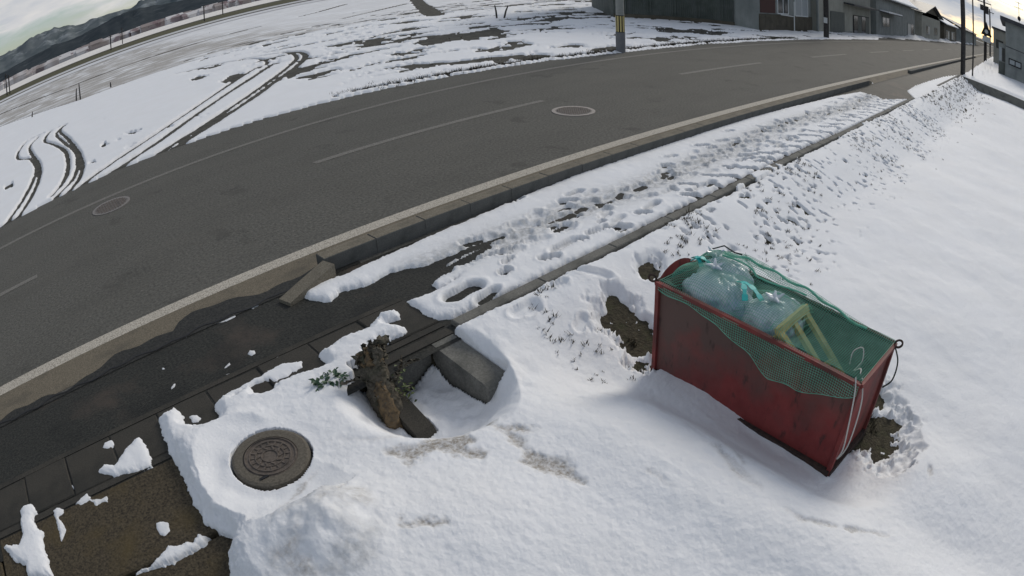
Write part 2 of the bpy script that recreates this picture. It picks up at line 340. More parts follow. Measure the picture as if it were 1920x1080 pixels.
# crack between road and pavement
ck = MB(); xs = np.arange(-3, 2.2, .06); yy = 5.44 + .018 * np.array([math.sin(x * 7) + math.sin(x * 17 + 2) + random.uniform(-.5, .5) for x in xs])
for i in range(len(xs) - 1):
    ck.add([(xs[i], yy[i] - .012, .0115), (xs[i + 1], yy[i + 1] - .012, .0115), (xs[i + 1], yy[i + 1] + .012, .0115), (xs[i], yy[i] + .012, .0115)], [(0, 1, 2, 3)])
ck.build('crack', M['black'], road)

# ---- kerb of separate blocks
kerb = tag(empty('kerb', (2.5, 5.55, 0)), kind='structure')
blk = MB(); c = .012; L = .621
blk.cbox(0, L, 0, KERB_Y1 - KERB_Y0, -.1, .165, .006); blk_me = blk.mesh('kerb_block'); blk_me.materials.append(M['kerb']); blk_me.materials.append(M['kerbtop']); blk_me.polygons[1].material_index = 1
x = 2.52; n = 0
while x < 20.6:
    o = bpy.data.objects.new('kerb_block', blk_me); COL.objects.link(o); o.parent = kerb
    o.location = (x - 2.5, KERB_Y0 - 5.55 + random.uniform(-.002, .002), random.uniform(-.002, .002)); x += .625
# dropped end blocks, turned in towards the pavement
def end_block(p0, p1, h0, h1, w):
    a, b = Vector((*p0, 0)), Vector((*p1, 0)); d = (b - a).normalized(); s_ = Vector((-d.y, d.x, 0)) * w
    m_ = MB(); v = []
    for p, h in ((a, h0), (b, h1)):
        v += [p + Vector((0, 0, -.08)), p + s_ + Vector((0, 0, -.08)), p + s_ + Vector((0, 0, h)), p + Vector((0, 0, h))]
    m_.add([q - Vector((2.5, 5.55, 0)) for q in v], [(0, 1, 2, 3), (7, 6, 5, 4), (0, 3, 7, 4), (3, 2, 6, 7), (2, 1, 5, 6), (1, 0, 4, 5)])
    return m_.build('kerb_block', M['kerbtop'], kerb)
end_block((2.505, 5.465), (1.90, 5.30), .152, .035, .17)
end_block((20.66, 5.64), (21.5, 5.74), .152, .03, -.17)
kr = MB()
x = 29.0
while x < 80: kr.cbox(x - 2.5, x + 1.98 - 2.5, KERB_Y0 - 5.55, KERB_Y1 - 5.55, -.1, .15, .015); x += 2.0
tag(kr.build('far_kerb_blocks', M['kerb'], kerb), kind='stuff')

# ---- covered gutter: rim and single lids
gut = tag(empty('gutter', (0, 4.2, 0)), kind='structure')
MB().box(-8, 2.74, .255, .315, -.2, .006).build('gutter_rim', M['lid'], gut)
MB().box(-8, 2.74, -.355, -.285, -.2, .010).build('gutter_rim', M['lid'], gut)
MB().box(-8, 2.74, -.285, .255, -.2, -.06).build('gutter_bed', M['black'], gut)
lid = MB(); lid.cbox(.006, .499, -.272, .242, -.08, .012, .010)
lid.box(.20, .30, -.285, -.272, -.05, .0); lid_me = lid.mesh('gutter_lid'); lid_me.materials.append(M['lid'])
for k in range(-12, 6):
    o = bpy.data.objects.new('gutter_lid', lid_me); COL.objects.link(o); o.parent = gut
    o.location = (-.27 + .505 * k, random.uniform(-.004, .004), random.uniform(-.006, .006)); o.rotation_euler = (random.uniform(-.006, .006), random.uniform(-.008, .008), random.uniform(-.006, .006))
# the edging strip behind the snowy pavement
edging = tag(empty('edging', (3, 3.78, 0)), kind='structure')
x = 2.80
em = MB(); em.cbox(0, .992, -.06, .06, -.15, .05, .008); em_me = em.mesh('edging_block'); em_me.materials.append(M['conc'])
while x < 20.5:
    o = bpy.data.objects.new('edging_block', em_me); COL.objects.link(o); o.parent = edging
    o.location = (x - 3, random.uniform(-.008, .008), random.uniform(-.008, .006)); x += 1.0
for x in np.arange(27.5, 38, 1.0):
    o = bpy.data.objects.new('edging_block', em_me); COL.objects.link(o); o.parent = edging; o.location = (x - 3, 0, 0)
# brown slabs at the lower left
sl = MB(); sl.cbox(-1.72, .34, 2.97, 3.838, -.15, .006, .012); tag(sl.build('paving_slab', M['slab']), 'broad brown asphalt slab beside the bare gutter lids', 'slab')
sl = MB(); sl.cbox(-1.72, .34, 2.05, 2.945, -.15, -.012, .012); tag(sl.build('paving_slab', M['slab']), 'dark slab cut by the bottom edge of the picture', 'slab')
sl = MB(); sl.cbox(-8, -1.745, 2.05, 3.838, -.15, .0, .012); tag(sl.build('paving_slab', M['slab']), 'slab under the snow tongue in the lower left corner', 'slab')

# ---- headwall of the drain: back wall and two wings
hw = empty('drain_headwall', (2.35, 3.75, -.35))
tag(hw, 'grey concrete drain headwall with open wing walls in the snow', 'wall')
def hp(b): 
    b.v = [(x - 2.35, y - 3.75, z + .35) for x, y, z in b.v]; return b
hp(MB().box(2.07, 2.49, 3.72, 3.842, -.6, -.004)).build('back_wall', M['conc'], hw)
hp(MB().box(1.98, 2.72, 3.705, 3.80, -.004, .014)).build('coping', M['lid'], hw)
def wing(x0, x1, y0, y1, zt0, zt1, zb):
    b = MB(); c = .05
    b.add([(x0, y0, zb), (x1, y0, zb), (x1, y1, zb), (x0, y1, zb), (x0, y0 + c, zt0), (x1, y0 + c, zt0), (x1, y1, zt1), (x0, y1, zt1), (x0, y0, zt0 - c), (x1, y0, zt0 - c)],
          [(0, 3, 2, 1), (4, 5, 6, 7), (8, 9, 5, 4), (0, 1, 9, 8), (1, 2, 6, 5, 9), (2, 3, 7, 6), (3, 0, 8, 4, 7)])
    return b
hp(wing(2.495, 2.71, 3.04, 3.70, -.06, .006, -.7)).build('wing_wall', M['conc'], hw)
hp(wing(1.90, 2.06, 3.12, 3.70, -.24, -.08, -.7)).build('wing_wall', M['lid'], hw)

# ================================================================= SNOW, near side
BIN_FL = np.array([3.70, 2.45]); BIN_U = np.array([-.0945, -.9955]); BIN_V = np.array([.9955, -.0945]); BIN_L, BIN_D = 1.80, .645
BIN_Z0, BIN_Z1 = -.33, .535
MH_C = g1(506, 855, .10)
def bin_uv(x, y):
    dx, dy = x - BIN_FL[0], y - BIN_FL[1]
    return dx * BIN_U[0] + dy * BIN_U[1], dx * BIN_V[0] + dy * BIN_V[1]
def base_near(x, y):
    w = smooth((x - 2.3) / 1.1)
    drop = .30 + .25 * smooth((x - 6) / 18)
    b = -drop * smooth((3.70 - y) / (1.1 + .5 * smooth((x - 6) / 10))) * w
    b = b - .12 * smooth((3.7 - y) / 3.0) * (1 - w) * 0
    # hollow round the drain
    d = np.hypot((x - 2.16) / .58, (y - 3.30) / .62); b = np.minimum(b, np.where((y < 3.72) | ((y < 3.95) & (x > 2.0) & (x < 2.5)), -.36 * smooth((1.25 - d) / .75), b))
    # neighbour's lot beyond the field
    lot = smooth((x - 38.6) / .5) * (y < 3.6); b = np.where(lot > 0, b * (1 - lot) + lot * (.02 + .0135 * np.clip(x - 39, 0, 40)), b)
    return b
def G_(pts, z=0.): return gp(pts, z)
MAIN = G_([(432, 1085), (428, 1040), (437, 1012), (415, 1000), (390, 988), (365, 950), (345, 900), (322, 862), (308, 825), (297, 792), (328, 768), (342, 778), (352, 800), (392, 800), (412, 788), (402, 765), (420, 745), (440, 745), (468, 728), (480, 742), (505, 740), (515, 722), (545, 712), (580, 700), (612, 690), (596, 668), (640, 640), (690, 622), (712, 592), (750, 590), (750, 604), (728, 612), (766, 622), (758, 634), (735, 642), (705, 660), (730, 690)])
MAIN = np.vstack([MAIN, [[2.02, 3.71], [2.75, 3.71], [30, 3.71], [60, 3.71], [60, -60], [-8, -60], [-8, 1.2], [.1, 1.2], [.1, 2.2]]])
PATCH = [  # (outline, height)
    ([(402, 765), (420, 742), (478, 712), (528, 682), (570, 676), (574, 692), (540, 712), (512, 722), (505, 715), (480, 722), (440, 748), (420, 762)], .05),
    ([(352, 785), (358, 778), (372, 777), (381, 787), (374, 797), (358, 796)], .035),
    ([(342, 765), (355, 757), (362, 758), (352, 768)], .02),
    ([(185, 886), (195, 871), (215, 872), (240, 840), (262, 820), (276, 835), (285, 860), (288, 878), (250, 890), (215, 898), (195, 893)], .07),
    ([(188, 845), (195, 830), (212, 824), (218, 836), (204, 846)], .04),
    ([(218, 838), (240, 823), (262, 818), (264, 824), (240, 832), (222, 842)], .02),
    ([(140, 944), (150, 936), (165, 922), (174, 934), (190, 936), (202, 928), (206, 944), (192, 946), (182, 953), (168, 942), (152, 950)], .03),
    ([(40, 962), (45, 950), (60, 945), (75, 960), (66, 978), (72, 990), (84, 1000), (86, 1030), (104, 1085), (52, 1085), (48, 1062), (30, 1058), (6, 1030), (14, 1022), (36, 1024), (44, 1005), (40, 985)], .075),
    ([(98, 960), (104, 952), (122, 951), (122, 962), (113, 972), (126, 995), (117, 1024), (110, 1000), (104, 975)], .035),
    ([(288, 980), (300, 975), (320, 979), (322, 998), (310, 1008), (298, 1004)], .03),
    ([(255, 1072), (280, 1062), (300, 1042), (318, 1024), (340, 1022), (352, 1016), (362, 1020), (372, 1004), (386, 1006), (384, 1018), (366, 1030), (345, 1042), (322, 1056), (290, 1064)], .045),
    ([(132, 908), (138, 912), (165, 910), (160, 915), (140, 921)], .015),
    ([(395, 610), (420, 600), (440, 588), (443, 594), (425, 603), (405, 609)], .012), ([(462, 577), (472, 570), (487, 567), (486, 573), (474, 580)], .02),
    ([(255, 668), (272, 656), (288, 650), (282, 658), (266, 667)], .015), ([(375, 618), (381, 614), (390, 612), (383, 618)], .01),
    ([(464, 664), (468, 656), (478, 657), (480, 664), (472, 668)], .025), ([(340, 630), (346, 625), (352, 627), (350, 633)], .02),
    ([(318, 730), (324, 719), (332, 717), (328, 726), (322, 732)], .02), ([(303, 690), (307, 688), (310, 692), (305, 694)], .015),
    ([(405, 710), (430, 698), (440, 697), (425, 705)], .012), ([(418, 690), (430, 679), (434, 684), (422, 694)], .012),
    ([(505, 680), (520, 668), (538, 666), (530, 674), (512, 684)], .02),
    ([(0, 792), (10, 782), (24, 774), (18, 786), (4, 797)], .02),
    # snow on the pavement: kerb side, then the strip beside the edging
    ([(556, 557), (575, 543), (650, 516), (800, 447), (900, 405), (1000, 362), (1100, 322), (1200, 285), (1300, 252), (1400, 222), (1500, 198), (1560, 183), (1610, 174), (1640, 180), (1662, 192), (1560, 222), (1450, 262), (1300, 325), (1150, 385), (1030, 420), (960, 440), (890, 462), (840, 482), (800, 500), (730, 513), (690, 537), (640, 548), (622, 568), (600, 566)], .055),
    ([(758, 568), (800, 556), (835, 540), (862, 516), (900, 482), (950, 462), (1030, 425), (1150, 380), (1300, 320), (1450, 258), (1560, 218), (1662, 188), (1716, 187), (1664, 209), (1500, 281), (1360, 349), (1250, 403), (1120, 470), (1000, 527), (930, 560), (850, 598), (812, 604), (780, 582)], .055),
    ([(800, 528), (850, 488), (905, 462), (960, 438), (1030, 418), (1150, 378), (1300, 318), (1450, 256), (1560, 216), (1662, 186), (1668, 196), (1560, 230), (1450, 270), (1300, 334), (1150, 394), (1030, 434), (960, 466), (915, 492), (870, 522), (820, 545)], .045),
    # packed remains round the driveway
    ([(1716, 187), (1740, 178), (1770, 160), (1790, 148), (1796, 140), (1770, 143), (1740, 152), (1715, 160), (1700, 170)], .04),
    ([(1612, 150), (1625, 148), (1640, 156), (1632, 158)], .06), ([(1700, 140), (1745, 128), (1790, 116), (1760, 122), (1710, 138)], .05),
]
PATCHW = [(G_(p), h if len(p) > 18 or h < .02 else h * .68) for p, h in PATCH]
STAIN = [G_(p, .05) for p in (
    [(780, 842), (820, 815), (870, 815), (890, 835), (878, 850), (912, 862), (905, 875), (860, 868), (830, 855), (800, 862), (770, 892), (758, 868), (722, 864), (730, 852)],
    [(880, 790), (905, 778), (928, 782), (920, 793)],
    [(915, 800), (995, 810), (1000, 822), (962, 820), (985, 850), (1012, 872), (1062, 876), (1080, 900), (1092, 920), (1050, 908), (992, 894), (976, 885), (990, 880), (965, 846), (945, 822)],
    [(758, 1020), (765, 1010), (775, 1028), (800, 1015), (815, 1005), (822, 1018), (845, 1022), (830, 1030), (790, 1032), (765, 1030)])]
DIRTL = [G_(p, .05) for p in (
    [(1270, 755), (1290, 790), (1330, 830), (1355, 850), (1400, 905), (1430, 940), (1500, 990), (1560, 998)], [(1585, 998), (1640, 996), (1670, 995)], [(1758, 845), (1755, 890), (1740, 930), (1728, 960), (1725, 990)],
    [(640, 830), (700, 832), (780, 815)], [(1215, 900), (1255, 925), (1300, 940)], [(1130, 700), (1180, 730), (1215, 735)], [(1345, 800), (1352, 850), (1375, 890), (1430, 945)], [(1375, 820), (1395, 870)],
    [(520, 1060), (530, 990), (575, 915), (640, 850)], [(668, 910), (650, 960)])]
ICY = G_([(500, 1090), (512, 1010), (555, 935), (615, 905), (690, 930), (725, 1010), (705, 1090)], .18)
MOUND = g1(830, 1010, .15); MOUND2 = g1(620, 985, .15)
# footprints: clear prints read off the photograph, then two trodden lines
FP = []
for u, v, a, l_, wd, dp in [(948, 517, .2, .15, .10, .07), (952, 496, .3, .17, .08, .055), (1035, 429, 0, .15, .08, .06), (1063, 409, .1, .30, .12, .085), (1091, 396, .2, .24, .10, .075), (1134, 411, 0, .2, .09, .05), (1127, 423, 0, .12, .08, .045), (1148, 431, -.5, .22, .11, .085),
                         (1205, 406, -.6, .20, .10, .09), (1222, 392, .1, .33, .11, .05), (1263, 360, .9, .20, .10, .05), (1294, 364, -.8, .14, .09, .085), (1091, 455, -.4, .13, .09, .08), (1058, 466, .1, .40, .12, .05), (1030, 490, -.4, .22, .10, .07), (870, 555, .1, .42, .20, .09), (915, 560, .2, .30, .10, .06),
                         (1330, 350, .1, .30, .12, .06), (1362, 335, -.7, .26, .09, .08), (1395, 320, -.6, .24, .09, .07), (1425, 308, -.6, .24, .09, .07), (1115, 440, -.1, .25, .10, .045), (850, 500, .1, .3, .12, .08), (905, 470, .2, .3, .12, .06), (880, 485, .1, .35, .14, .08), (820, 520, .1, .35, .16, .08), (985, 590, .05, .30, .12, .035), (1090, 592, .4, .2, .1, .03), (1045, 545, -.2, .2, .09, .04), (1110, 520, -.9, .35, .12, .035), (1000, 640 - 50, .1, .18, .1, .03)]:
    x_, y_ = g1(u, v); FP.append((x_, y_, a, l_, wd, dp))
x = 3.6
while x < 21:
    FP.append((x + random.uniform(-.1, .1), 4.72 + .10 * math.sin(x * .7) + random.gauss(0, .13), random.gauss(0, .35), random.uniform(.22, .34), random.uniform(.09, .13), random.choice((.02, .025, .03, .035, .04, .06)))); x += .085
for k in range(210):
    x_ = 3.8 + 17 * random.random(); FP.append((x_, 4.55 + random.gauss(0, .28), random.choice((0, 0, .2, -.2, -.5, 3.0)) + random.gauss(0, .2), random.uniform(.22, .32), random.uniform(.085, .115), random.choice((.02, .03, .035, .045, .05, .06))))
x = 6.6; k = 0
while x < 20.5:
    FP.append((x + random.uniform(-.06, .06), 4.10 + (.09 if k % 2 else -.09) + random.gauss(0, .03), -.75 + random.gauss(0, .15), random.uniform(.24, .32), random.uniform(.08, .11), random.uniform(.062, .095))); x += .29; k += 1
def near_height(x, y):
    b = base_near(x, y); nlow = fbm(x * .8, y * .8, 4, 3); nfine = fbm(x * 9, y * 9, 3, 11); edge = fbm(x * 13, y * 13, 5, 21, .7) * .036
    T = np.full(x.shape, -.06); dirt = np.zeros(x.shape); slush = np.zeros(x.shape)
    d = sdf(x, y, MAIN) + edge
    far_in = (x > 3) & (y < 3.4); d = np.where(far_in, np.maximum(d, .6), d)
    t = .03 + .055 * smooth(d / .10) + .012 * nlow + .006 * nfine + .004 * fbm(x * 26, y * 26, 3, 45) * smooth((6 - x) / 3)
    # high cut side of the snow beside the slab
    side = smooth((1.15 - x) / .5) * smooth((4.05 - y) / .3)
    t = t + side * .075 * smooth((d - .02) / .17)
    t = t + .16 * np.exp(-(((x - MOUND[0]) / .75)**2 + ((y - MOUND[1]) / .55)**2)) + .17 * np.exp(-(((x - MOUND2[0]) / .36)**2 + ((y - MOUND2[1]) / .33)**2)) * (1 + .10 * nfine + .25 * fbm(x * 4, y * 4, 3, 15))
    t = t + .035 * nlow * smooth((x - 1) / 2)
    T = np.where(d > 0, t * smooth(d / .03 + .25), T)
    # bowl thawed round the bin
    u, v = bin_uv(x, y); dx = np.maximum(np.maximum(-u, u - BIN_L), 0); dy = np.maximum(np.maximum(-v, v - BIN_D), 0); db = np.hypot(dx, dy)
    bowl = smooth((db - .25) / .42 + .12 * nlow); inb = (y < 3.4) & (x > 1.5) & (x < 9)
    rise = .15 * smooth((1.2 - v) / .9) * smooth(u / .8 + .25) * smooth((x - 1.7) / .9)
    T = np.where(inb, T + rise * bowl * np.exp(-(np.maximum(db - .55, 0) / .75)**2), T)
    T = np.where(inb, T - .075 * smooth((.30 - db) / .25) * smooth((u - .35) / .8) * (v < .3), T)
    # fresh soft rolls over the field
    T = T + np.where((y < 3) & (x > 2), .085 * fbm(x * .42 + 5, y * .42, 3, 31) * smooth((3 - y) / 1.5) * smooth((x - 2) / 1.5), 0)
    # pavement patches
    for poly, hgt in PATCHW:
        dd = sdf(x, y, poly) + edge * min(1, hgt / .05 + .25)
        T = np.maximum(T, np.where(dd > -.02, hgt * (1 - np.exp(-np.maximum(dd, 0) / (.35 * hgt + .008))) * (1 + .25 * nlow + .12 * nfine) - .004 + np.minimum(dd, 0), -.06))
    onp = (y > 3.8) & (y < 5.5)
    # trodden slush along the pavement
    band = np.exp(-((y - 4.72 - .1 * np.sin(x * .7)) / .27)**2) * onp * smooth((x - 2.6) / .8)
    T = np.where(onp & (x > 2.2), T - band * (.008 + .026 * np.clip(nfine * 1.3 + .1, 0, 1) + .030 * smooth((3.5 - x) / .8)), T); slush = np.maximum(slush, band)
    dm = np.full(x.shape, 0.)
    for fx, fy, a, l_, wd, dp in FP:
        m = (np.abs(x - fx) < .34) & (np.abs(y - fy) < .34)
        if not m.any(): continue
        px, py = x[m] - fx, y[m] - fy; ca, sa = math.cos(a), math.sin(a); lx, ly = px * ca + py * sa, -px * sa + py * ca
        wv = wd / 2 * (1 - .22 * np.cos(lx / l_ * 6.0)); q = np.sqrt((lx / (l_ / 2))**2 + (ly / wv)**2)
        dep = dp * smooth((1.22 - q) / .42) - .012 * np.exp(-((q - 1.35) / .16)**2)
        old = dm[m]; dm[m] = np.where(np.abs(dep) > np.abs(old), dep, old)
    T = T - np.where(T > -.02, np.minimum(dm, np.where((dm > .058) | (y < 3.8), T + .03, np.maximum(T, 0) * .86)), 0)
    slush = np.maximum(slush, np.clip(dm / .04, 0, 1) * .75 * onp)
    # stains and dirty melt lines
    for p in STAIN:
        dd = sdf(x, y, p) + edge * 1.6; s_ = smooth(dd / .08 + .45); T = T - .014 * s_ * (T > 0); dirt = np.maximum(dirt, s_ * .95)
    for p in DIRTL:
        dd = pdist(x, y, p) + edge * 1.0; s_ = np.exp(-(dd / .022)**2) * np.clip(.45 + 1.8 * fbm(x * 2.5, y * 2.5, 3, 37), 0, 1); T = T - .014 * s_ * (T > 0); dirt = np.maximum(dirt, s_ * .6)
    g = smooth((sdf(x, y, ICY) + .05 * fbm(x * 4, y * 4, 4, 23)) / .12 + .4); slush = np.maximum(slush, g * np.clip(.50 + 1.0 * fbm(x * 4, y * 4, 5, 25), 0, 1) * .9); dirt = np.maximum(dirt, g * np.clip(fbm(x * 4, y * 4, 5, 27, .6) * 1.7 - .08, 0, 1) * .85); T = T + g * (.012 * fbm(x * 5, y * 5, 3, 29) - .035 * np.clip(fbm(x * 3.2, y * 3.2, 2, 39) - .25, 0, 1))
    hl = smooth((.75 - np.hypot(x - 2.3, y - 3.25)) / .3); T = T + hl * .05 * fbm(x * 4.5, y * 4.5, 3, 33)
    # bare soil beside the bin, thin snow with earth showing down the bank
    for cx, cy, rx, ry in BARE:
        q = np.hypot((x - cx) / rx, (y - cy) / ry) + .75 * fbm(x * 5.5, y * 5.5, 5, 41, .6); T = np.where(q < 2.2, np.minimum(T, .11 * (q - .92) + .13 * np.clip(fbm(x * 13, y * 13, 4, 43, .65) - .10, 0, 1)), T)
    bk = (y < 3.72) & (y > .5) & (x > 2.9)
    bank = smooth((x - 4.2) / 2.6) * smooth((3.72 - y) / .15) * np.exp(-np.maximum(0, (2.95 - .02 * x - y)) / .45) * bk * smooth((x - 3.2) / 1.2)
    T = T * (1 - .55 * np.clip(bank * 1.5, 0, 1) * bk); hole = fbm(x * 11.5, y * 11.5, 3, 51, .45) - .50 + .10 * bank + .22 * fbm(x * .9, y * .9, 2, 55)
    T = np.where(bk & (bank > .12) & (hole > 0), T - .55 * hole * bank, T)
    slush = np.maximum(slush, .55 * smooth((.024 - T) / .022) * (T > -.02) * (y > 2.8))
    # manhole stays clear
    r = np.hypot(x - MH_C[0], y - MH_C[1]); lim = .085 + .02 * fbm(x * 5, y * 5, 2, 19) + .07 * smooth((r - .36) / .3); T = np.where(r < .66, np.minimum(T, lim), T); T = np.where(r < .298, -.06, T)
    # the walls of the drain and its edging stay clear
    for x0, x1, y0, y1 in ((1.885, 2.075, 3.13, 3.72), (2.485, 2.72, 3.06, 3.72)):
        q = np.maximum(np.maximum(x0 - x, x - x1), np.maximum(y0 - y, y - y1)); T = np.where(q < .0, np.minimum(T, -.05 - b * 0), T)
    T = np.where((y > 3.71) & (y < 3.85) & (x > 2.76) & (x < 20.8), np.where(fbm(x * 2.2, y * 2.2, 3, 61) > .42, .058, -.05) + .0 * y, T)
    T = np.where((y > 3.70) & (y <= 3.85) & (x <= 2.76) & (x > 1.8), -.06, T)
    return b + T, T, dirt, slush
BARE = []
for u, v, z, rx, ry in [(1195, 625, -.22, .26, .42), (1165, 590, -.2, .18, .2), (1205, 690, -.3, .16, .16), (1642, 808, -.3, .46, .30), (1632, 760, -.3, .30, .20), (1215, 520, -.15, .24, .14)]:
    x_, y_ = g1(u, v, z); BARE.append((x_, y_, rx * .8, ry * .8))

def polar(az0, az1, dep0, dep1, step, fn_keep, rmax=None, z=0):
    """fan-shaped grid of ground points round the camera's foot, finer nearer to it"""
    az = np.arange(az0, az1 + step / 2, step); dep = np.concatenate([np.arange(dep0, dep1 + step / 2, step), np.arange(dep1 + .6, 87, .9)])
    r = CAM_H / np.tan(np.radians(dep)); A, Rr = np.meshgrid(np.radians(az), r, indexing='ij')
    X, Y = Rr * np.cos(A), Rr * np.sin(A); nA, nR = X.shape
    i = np.arange(nA - 1)[:, None] * nR + np.arange(nR - 1)[None, :]
    F = np.stack([i, i + 1, i + nR + 1, i + nR], -1).reshape(-1, 4)[:, ::-1]
    return X.ravel(), Y.ravel(), F
def compact(X, Y, F, keepv):
    f = F[keepv[F].any(1)]; used = np.zeros(len(X), bool); used[f.ravel()] = True
    idx = np.cumsum(used) - 1; return X[used], Y[used], idx[f]
STEP = .115
X, Y, F = polar(-48, 137, 1.15, 61, STEP, None)
kv = (Y < 5.44) & (Y > -45)
X, Y, F = compact(X, Y, F, kv)
ins = (X > 5.06) & (X < 21.9) & (Y > 2.06) & (Y < 5.40); F = F[~ins[F].all(1)]
gx_ = np.concatenate([np.arange(5, 12, .026), np.arange(12, 22.05, .045)]); gy_ = np.arange(2, 5.45, .022); GXX, GYY = np.meshgrid(gx_, gy_, indexing='ij'); nq = GXX.shape[1]
i = np.arange(len(gx_) - 1)[:, None] * nq + np.arange(nq - 1)[None, :]
F = np.vstack([F, np.stack([i, i + nq, i + nq + 1, i + 1], -1).reshape(-1, 4) + len(X)]); X = np.concatenate([X, GXX.ravel()]); Y = np.concatenate([Y, GYY.ravel()])
Z, T, dirt, slush = near_height(X, Y)
kv = T > -.03
used_f = kv[F].any(1); F = F[used_f]; used = np.zeros(len(X), bool); used[F.ravel()] = True; idx = np.cumsum(used) - 1; F = idx[F]
V = np.stack([X, Y, Z], 1)[used]
me = grid_mesh('snow', V, F, M['snow'], {'dirt': dirt[used], 'slush': slush[used]})
tag(link('snow', me, None), kind='structure')
# the earth under it
X, Y, F = polar(-80, 175, 1.0, 64, .5, None)
X, Y, F = compact(X, Y, F, (Y < 3.72) & (Y > -60))
bz = base_near(X, Y) - .004; bz = np.where((X < .4) & (Y > 2), -.17, bz); bz = np.where((Y > 3.66), bz - .05, bz); bz = np.where(X > 34, bz - .35, bz)
tag(link('bank', grid_mesh('bank', np.stack([X, Y, bz], 1), F, M['soil']), None), kind='structure')

# ================================================================= SNOW, far side
TRK = []
def trk(pts, w, dep=1.0): TRK.append((np.array(curve_pts(gp(pts), 8)), w, dep))
trk([(150, 352), (205, 312), (280, 262), (360, 208), (430, 160), (478, 130), (500, 121), (492, 113), (455, 114), (395, 124), (330, 140)], .10)
trk([(175, 348), (225, 316), (300, 266), (375, 212), (440, 168), (486, 138), (508, 124)], .13)
trk([(250, 322), (310, 282), (390, 232), (460, 185), (515, 146), (548, 120), (556, 108), (545, 101), (510, 104), (450, 113)], .11)
trk([(275, 316), (330, 278), (405, 230), (470, 188), (522, 150), (560, 122), (573, 106), (560, 99), (530, 100)], .14)
trk([(10, 425), (40, 382), (60, 345), (68, 318), (58, 300), (36, 300), (34, 288), (52, 266), (90, 248)], .075)
trk([(30, 415), (55, 378), (72, 340), (74, 312), (60, 290), (56, 276), (72, 258)], .075)
trk([(95, 372), (118, 345), (128, 315), (122, 285), (100, 272), (84, 266), (92, 250), (110, 240)], .075)
trk([(105, 372), (135, 340), (146, 312), (142, 285), (120, 268), (106, 252), (120, 236)], .075)
trk([(120, 370), (148, 338), (154, 308), (146, 285), (128, 262), (112, 246), (125, 234)], .075)
FLINE = [(np.array(gp(p)), w) for p, w in (
    ([(0, 238), (75, 212), (150, 188), (280, 142), (400, 106), (520, 76), (640, 52), (780, 32), (900, 18)], .16),
    ([(772, -12), (785, 6), (800, 18), (816, 30)], .55), ([(0, 215), (120, 168), (300, 102), (480, 52)], .5),
    ([(560, 32), (600, 22), (650, 8)], .3), ([(640, 36), (700, 22), (760, 8)], .25))]
FBARE = [np.array(gp(p)) for p in (
    [(768, 84), (800, 72), (860, 64), (930, 54), (958, 58), (930, 68), (860, 78), (800, 88)], [(660, 86), (700, 76), (745, 70), (735, 76), (690, 86)], [(350, 152), (372, 144), (396, 141), (385, 147), (362, 153)],
    [(412, 154), (440, 140), (470, 136), (455, 146), (425, 157)], [(528, 144), (560, 128), (595, 126), (580, 136), (545, 146)], [(186, 276), (198, 268), (202, 274), (192, 280)], [(236, 253), (262, 247), (252, 256)], [(168, 308), (176, 304), (180, 308), (172, 311)], [(10, 352), (22, 346), (28, 354), (16, 358)], [(560, 146), (590, 140), (580, 148)])]
def far_height(x, y):
    T = np.full(x.shape, .05); fe = far_edge(x) + .10 * fbm(x * 1.3, y * 0 + 3, 4, 71)
    d = y - fe; T = np.where(d < .0, -.05, np.minimum(T, .02 + d * .25)); dirt = np.zeros(x.shape)
    r = np.hypot(x, y)
    # worn grassy streaks: many on the right, few on the left
    dens = smooth((x - 6.5) / 5) * smooth((y - fe) / 1.5) * smooth((40 - y) / 6)
    st = fbm(x * .55 - y * .38, y * 1.25 + x * .35, 5, 81, .62)
    T = T - np.where(dens > .01, np.clip(st - .07, 0, 1) * .95 * dens, 0)
    st2 = fbm(x * .9, y * 1.1, 5, 91, .6); T = T - np.clip(st2 - .56, 0, 1) * .5
    T = T + .02 * fbm(x * .5, y * .5, 3, 95)
    # tall grass along the road edge
    e = (np.abs(d - .30 - .12 * fbm(x * 2.5, y * 0, 3, 97)) < .13) & (x > 7.2 + .8 * fbm(y * 3, x * 3, 2, 5)) & (x < 31.5); T = np.where(e, -.04, T)
    for line, w, dep in TRK:
        dd = pdist(x, y, line) + .03 * fbm(x * 5, y * 5, 2, 101); T = T - dep * (.085 + .03 * fbm(x * 3, y * 3, 3, 102)) * smooth((w - dd) / .10 + .5); dirt = np.maximum(dirt, .55 * np.exp(-(dd / (w * 1.1))**2))
    for line, w in FLINE:
        dd = pdist(x, y, line, 3) * (1 + .25 * fbm(x * .8, y * .8, 3, 103)); T = T - .12 * smooth((w - dd) / .12 + .3)
    for p in FBARE:
        dd = sdf(x, y, p) + .22 * fbm(x * 1.6, y * 1.6, 4, 105); T = np.where(dd > 0, -.03, T)
    # stubble field beyond the bank
    yl = np.interp(x, [-10, -4.4, 2.2, 10.6, 17.9, 26.3], [52, 45, 36, 35, 33, 31])
    b_ = smooth((y - yl) / .8) * smooth((y - 0) / 1); rowz = np.sin((y * 1.0 + x * .25) * 2.6 + fbm(x * .1, y * .1, 2, 3) * 3)
    lft = smooth((22 - x) / 9)
    dirt = np.maximum(dirt, b_ * (.25 + .75 * lft) * np.clip(.80 + .30 * rowz + 1.0 * fbm(x * .8, y * .5, 3, 107), 0, 1)); T = T - b_ * .02
    return T, dirt
az = np.concatenate([np.arange(14, 97.6, .11), np.arange(98, 122, .4)]); dep = np.concatenate([np.arange(1.05, 6.0, .035), np.arange(6.0, 13.2, .06)])
rr = CAM_H / np.tan(np.radians(dep)); A, Rr = np.meshgrid(np.radians(az), rr, indexing='ij'); X, Y = Rr * np.cos(A), Rr * np.sin(A); nA, nR = X.shape
i = np.arange(nA - 1)[:, None] * nR + np.arange(nR - 1)[None, :]
